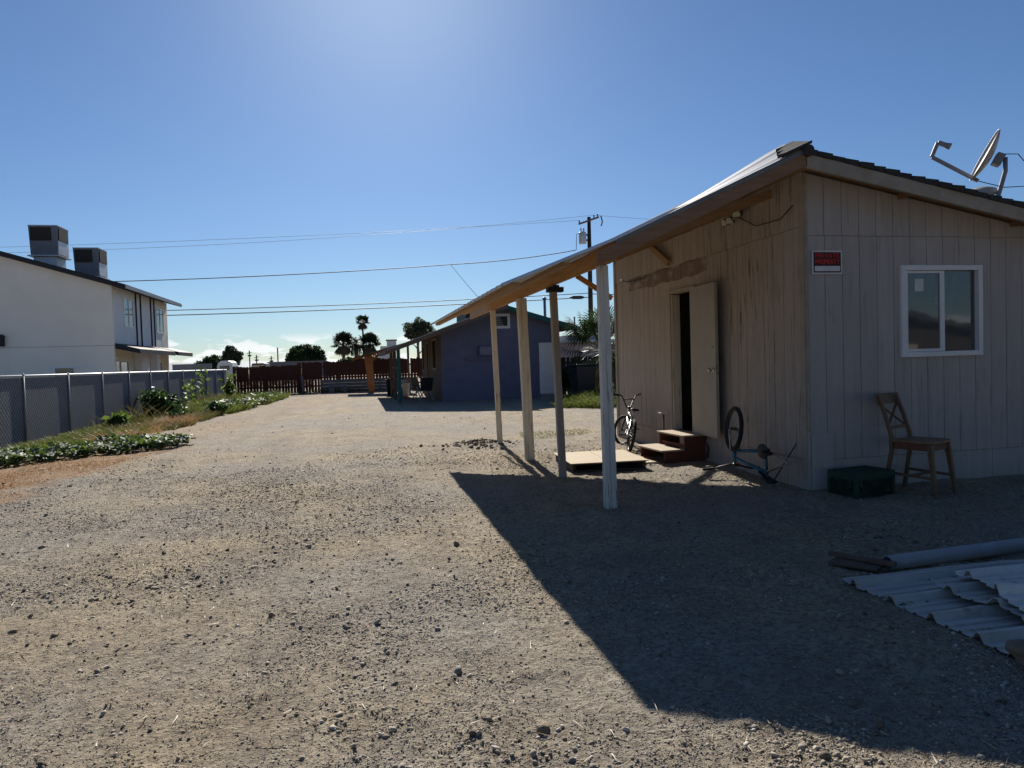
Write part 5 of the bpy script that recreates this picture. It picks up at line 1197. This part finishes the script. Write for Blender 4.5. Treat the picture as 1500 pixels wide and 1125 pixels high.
# hills
m = MB(); pts = []
for i in range(121):
    xx = -2600 + i * 36; pts.append((xx, 36 + 26 * mn.noise(Vector((xx * .0011, 2, 0))) + 8 * mn.noise(Vector((xx * .006, 5, 0)))))
for i in range(120):
    (xa, ha), (xb, hb) = pts[i], pts[i + 1]; m.poly([(xa, 3300, -5), (xb, 3300, -5), (xb, 3700, hb), (xa, 3700, ha)], True); m.poly([(xa, 3700, ha), (xb, 3700, hb), (xb, 4200, -5), (xa, 4200, -5)], True)
m.build('hills', 'hill', None, 0, 'structure')

# ------------------------------------------------------------------ weeds along the fence and yard
def squash(name, poly, n, size, hmax, thr, seed):
    x, y = polyscatter(n, poly, 1.1, thr, seed); m = len(x); edge = 1
    P = np.stack([x, y, gz(x, y) + RNG.uniform(.05, hmax, m)], -1)
    # each leaf: 6-sided cupped disc
    k = 7; N = RNG.normal(0, 1, (m, 3)) * .38 + np.array([0, -.12, 1.]); N /= np.linalg.norm(N, axis=1)[:, None]
    A = np.cross(N, RNG.normal(0, 1, (m, 3))); A /= np.linalg.norm(A, axis=1)[:, None]; B = np.cross(N, A); s = size * RNG.uniform(.55, 1.25, m)
    rows = [P + N * 0]
    for i in range(k):
        t = 2 * math.pi * i / k; rr = (1 if i % 2 else .82) * (.55 if i == 0 else 1); cup = .22 if i % 2 else -.06
        rows.append(P + (A * math.cos(t) + B * math.sin(t)) * (s * rr)[:, None] + N * (s * cup)[:, None])
    V = np.stack(rows, 1).reshape(-1, 3); b = np.arange(m) * (k + 1); F = np.concatenate([np.stack([b, b + 1 + i, b + 1 + (i + 1) % k], -1) for i in range(k)])
    np_mesh(name, V, F, 'leaf_squash', kind='stuff')
squash('squash_vines', [(-6.75, 12.1), (-6.0, 12.6), (-5.35, 13.3), (-4.8, 14.0), (-3.45, 14.9), (-3.3, 15.5), (-4.3, 16.4), (-5.2, 16.3), (-5.8, 14.8), (-6.75, 13.4)], 2100, .072, .19, -.12, 41)
squash('squash_vines_far', [(-5.2, 25.5), (-4.1, 26.5), (-3.7, 31), (-3.5, 36), (-4.2, 39.5), (-5.2, 38), (-4.9, 32), (-5.4, 28)], 900, .10, .3, .02, 43)
grass('grass_patch', [(-6.5, 14.2), (-5.9, 14.6), (-5.2, 16.3), (-4.9, 18.5), (-6.85, 21), (-6.8, 16)], 9000, .19, .008, 'grass_green', .4, .8, -.16)
grass('weed_patch', [(-5.9, 17), (-5.0, 16.8), (-4.5, 21), (-4.4, 25.5), (-6.8, 25.5), (-6.8, 19)], 12000, .24, .009, 'grass_weed', .4, .6, -.12, 9)
grass('far_grass', [(-6.8, 26), (-4.2, 25.5), (-3.7, 31), (-3.5, 38), (-4.5, 41.8), (-6.8, 41.8)], 16000, .36, .018, 'grass_green', .45, .5, -.16, 12)
grass('dry_grass', [(-6.9, 7.5), (-4.9, 9.6), (-4.3, 11), (-3.8, 13), (-3.4, 14.5), (-4.9, 13.6), (-6.2, 12.3), (-6.9, 11.9)], 9000, .05, .004, 'grass_dry', .9, 1.1, -.12, 15)
grass('fence_base_weeds', [(2.2, 41.6), (-6.6, 41.2), (-6.6, 41.9), (-2.4, 41.9)], 500, .35, .015, 'grass_weed', .4, .8, -.1, 19)
grass('back_grass', [(5.9, 21.3), (7.0, 20.3), (8.6, 20.5), (12, 22.5), (12, 28.5), (8.6, 28.2), (8.0, 25.0), (6.8, 23.6)], 15000, .40, .012, 'grass_green', .35, .6, -.25, 23)
grass('yard_tufts', [(3.0, 12.9), (4.6, 13.3), (4.6, 14.4), (3.2, 14.2)], 700, .09, .004, 'grass_green', .5, 1.2, .0, 27)
grass('wall_tufts', [(4.0, 10.2), (4.68, 10.2), (4.68, 12.5), (4.2, 12.5)], 240, .08, .003, 'grass_dry', .8, 1.2, .0, 28)
def bush(name, label, x, y, rad, zc, mat, nclump, per, cr, leaf, cat='shrub', stem=True):
    t = thing(name, label, cat, (x, y, 0)); P = clump_points((0, 0, zc), rad, nclump, per, cr, .25, .9); P *= (1 + .35 * (vnoise(np.arctan2(P[:, 1], P[:, 0]) * 1.6 + 9, P[:, 2] * 3 + 5, len(name) + nclump) - .5))[:, None]; P[:, 2] = np.maximum(P[:, 2], .02); V, F = leaf_cards(P, leaf, (0, 0, .5), 2.0); np_mesh('foliage', V, F, mat, t)
    m = MB()
    for i in range(5): a = i * 1.3; m.tube([(0, 0, -.05), (math.cos(a) * rad[0] * .3, math.sin(a) * rad[1] * .3, zc * .7), (math.cos(a) * rad[0] * .6, math.sin(a) * rad[1] * .6, zc * 1.2)], [.02, .014, .006], 5)
    m.build('stem', 'bark', t)
bush('dark_bush', 'dense dark rounded bush against the slatted fence', -6.25, 24.9, (.62, .75, .42), .42, 'leaf_bush', 70, 60, .2, .085)
bush('green_weed', 'bright green broad-leaved weed at the fence left of the dark bush', -6.3, 20.6, (.26, .5, .16), .24, 'leaf_young', 12, 12, .14, .16, 'plant')
bush('leafy_weed', 'bright green weed growing next to the dark cart', 8.9, 24.0, (.45, .4, .3), .34, 'leaf_young', 26, 34, .16, .09, 'plant')
bush('back_shrub', 'dark shrub against the board fence left of the cart', 8.6, 28.4, (.5, .4, .6), .7, 'leaf_bush', 40, 40, .2, .08)
grass('dry_weeds', [(-5.6, 16.4), (-4.8, 16.4), (-4.5, 19.5), (-4.7, 23), (-5.4, 24), (-5.7, 20)], 3200, .26, .008, 'grass_dry', .6, .9, -.02, 31)
grass('tall_grass', [(-6.85, 19), (-6.4, 19), (-5.8, 21), (-5.6, 25), (-5.0, 33), (-6.9, 40)], 900, .62, .010, 'grass_weed', .3, .9, .02, 35)
def stalk(label, x, y, h, seed):
    random.seed(seed); t = thing('tall_weed', label, 'plant', (x, y, 0)); pts = [(0, 0, 0), (.03, .01, h * .5), (.0, .05, h)]
    MB().tube(pts, [.014, .011, .006], 6).build('stem', 'leaf_young', t); C = np.array([(random.uniform(-.2, .2), random.uniform(-.2, .2), random.uniform(.3, 1.02) * h) for _ in range(34)]); V, F = leaf_cards(C, .15, (0, -.3, .6), 1.5); np_mesh('leaves', V, F, 'leaf_young', t)
stalk('tall thin weed rising above the fence top', -6.3, 31.4, 1.62, 2)
stalk('thin spindly weed left of the tallest weed', -6.4, 29.6, 1.15, 5)
def leafy(name, label, x, y, h, n, spread, seed, mat='leaf_young', size=.11):
    rr = random.Random(seed); t = thing(name, label, 'plant', (x, y, 0)); m = MB(); C = []
    for i in range(n):
        a = rr.uniform(0, 6.28); l = rr.uniform(.3, 1) * spread; hh = h * rr.uniform(.5, 1.1); e = Vector((math.cos(a) * l, math.sin(a) * l, hh)); mid = Vector((e.x * .3, e.y * .3, hh * .6))
        m.tube([(0, 0, -.02), mid, e], [.010, .007, .003], 5)
        for q in range(14): f = rr.uniform(.3, 1); p = (mid * (2 * f * (1 - f)) + e * f * f); C.append(p + Vector((rr.uniform(-.09, .09), rr.uniform(-.09, .09), rr.uniform(-.04, .05))))
    m.build('stem', mat, t); V, F = leaf_cards(np.array([tuple(c) for c in C]), size, (0, -.2, .7), 1.7); np_mesh('leaves', V, F, mat, t)
leafy('leafy_plant', 'bright leafy sapling by the far end of the slatted fence', -6.1, 36.2, 1.15, 12, .42, 4, size=.15)
leafy('leafy_plant', 'dark green leafy clump at the edge of the gravel right of the bush', -4.6, 25.2, .42, 14, .45, 6, 'leaf_bush', .13)
leafy('leafy_plant', 'small ragged weed in the dry patch in front of the bush', -5.2, 22.4, .5, 9, .3, 9, 'leaf_bush', .09)

# satellite dishes on the right slope
zr = lambda x: roof_r(x) + .10
dish('satellite_dish', 'grey satellite dish on a bent mast with its feed arm pointing left', (8.30, 8.0, zr(8.30)), 146, 27, .315, True, 0, (.09, .0, 4.03 - zr(8.30)))
t = thing('spare_dish', 'small grey dish tilted up low on the roof behind the taller dish', 'satellite dish', (8.42, 8.25, 3.55))
MB().lathe([(0, .14), (.12, .13), (.22, .08), (.28, .0), (.27, -.01), (.2, .06), (0, .12)], 28, Matrix.Rotation(R_(-12), 4, 'Y')).build('reflector', 'dish', t); MB().tube([(0, 0, zr(8.42) - 3.56), (.0, 0, .12)], .03, 8).build('mount', 'dish_arm', t)

# ------------------------------------------------------------------ camera
cam = bpy.data.cameras.new('camera'); co = bpy.data.objects.new('camera', cam); COL.objects.link(co)
cr_ = Vector((0.9766508904170517, -0.21273174458681546, -0.0299707039061522)); cu = Vector((0.03618083811800256, 0.025358751010348863, 0.9990234635384068)); cf = Vector((0.21176398466372703, 0.9767815203986229, -0.03246345956757736))
mt = Matrix((cr_, cu, -cf)).transposed().to_4x4(); mt.translation = (0, 0, 1.5); co.matrix_world = mt
cam.sensor_width = 36; cam.lens = 36 * 1040 / 1500; cam.clip_end = 12000; cam.clip_start = .05; scene.camera = co

# ------------------------------------------------------------------ light
EL, AZ = R_(31), R_(3.1)
sd = Vector((math.sin(AZ) * math.cos(EL), math.cos(AZ) * math.cos(EL), math.sin(EL)))
L = bpy.data.lights.new('sun', 'SUN'); L.energy = 5.0; L.angle = R_(.53); L.color = (1, .94, .85); lo = bpy.data.objects.new('sun', L); COL.objects.link(lo)
lo.rotation_euler = sd.to_track_quat('Z', 'Y').to_euler()
W = bpy.data.worlds.new('World'); scene.world = W; W.use_nodes = True; nt = W.node_tree; bg = nt.nodes['Background']
sky = nt.nodes.new('ShaderNodeTexSky'); sky.sky_type = 'NISHITA'; sky.sun_disc = False; sky.sun_elevation = EL; sky.sun_rotation = AZ; sky.altitude = 100; sky.air_density = 1.0; sky.dust_density = .22; sky.ozone_density = 2.5
def wn(tp, **k):
    n = nt.nodes.new(tp)
    for a, b in k.items(): setattr(n, a, b)
    return n
def wl(a, b): nt.links.new(a, b)
def wm(op, a, b=None, c=None):
    n = wn('ShaderNodeMath', operation=op)
    for i, v in enumerate((a, b, c)):
        if v is None: continue
        if isinstance(v, (int, float)): n.inputs[i].default_value = v
        else: wl(v, n.inputs[i])
    return n.outputs[0]
tc = wn('ShaderNodeTexCoord').outputs['Generated']; sp = wn('ShaderNodeSeparateXYZ'); wl(tc, sp.inputs[0])
az = wm('ARCTAN2', sp.outputs[0], sp.outputs[1]); cmb = wn('ShaderNodeCombineXYZ'); wl(wm('MULTIPLY', az, 14), cmb.inputs[0]); wl(wm('MULTIPLY', sp.outputs[2], 52), cmb.inputs[1])
nz = wn('ShaderNodeTexNoise'); nz.inputs['Scale'].default_value = 1.25; nz.inputs['Detail'].default_value = 6; nz.inputs['Roughness'].default_value = .55; wl(cmb.outputs[0], nz.inputs['Vector'])
def wr(f, stops):
    r = wn('ShaderNodeValToRGB'); wl(f, r.inputs[0]); e = r.color_ramp.elements
    while len(e) < len(stops): e.new(.5)
    for i, (p, c) in enumerate(stops): e[i].position = p; e[i].color = (c, c, c, 1)
    return r.outputs[0]
band = wr(sp.outputs[2], [(0., .8), (.016, 1.), (.036, .8), (.046, 0.)])
cl = wm('MULTIPLY', wr(nz.outputs['Fac'], [(.50, 0.), (.55, 1.)]), band)
mx = wn('ShaderNodeMix', data_type='RGBA'); wl(wm('MULTIPLY', cl, .9), mx.inputs[0]); tint = wn('ShaderNodeMix', data_type='RGBA', blend_type='MULTIPLY'); tint.inputs[0].default_value = 1; wl(sky.outputs[0], tint.inputs[6]); tint.inputs[7].default_value = (.665, .845, 1.085, 1); 
dt = wn('ShaderNodeVectorMath', operation='DOT_PRODUCT'); wl(wn('ShaderNodeTexCoord').outputs['Generated'], dt.inputs[0]); dt.inputs[1].default_value = sd
gl = wm('POWER', wm('MAXIMUM', dt.outputs['Value'], 0.), 70.); ga = wn('ShaderNodeMix', data_type='RGBA', blend_type='ADD'); wl(gl, ga.inputs[0]); wl(tint.outputs[2], ga.inputs[6]); ga.inputs[7].default_value = (1.6, 1.65, 1.3, 1)
wl(ga.outputs[2], mx.inputs[6]); mx.inputs[7].default_value = (13.5, 13.7, 14, 1)
wl(mx.outputs[2], bg.inputs[0]); bg.inputs[1].default_value = .05
vs = scene.view_settings; vs.view_transform = 'Standard'; vs.look = 'None'; vs.gamma = 1; vs.exposure = .57; vs.use_curve_mapping = False
scene.cycles.max_bounces = 8; scene.cycles.transparent_max_bounces = 8; scene.cycles.caustics_reflective = False; scene.cycles.caustics_refractive = False
for o in bpy.data.objects:
    if '_w' in o: del o['_w']
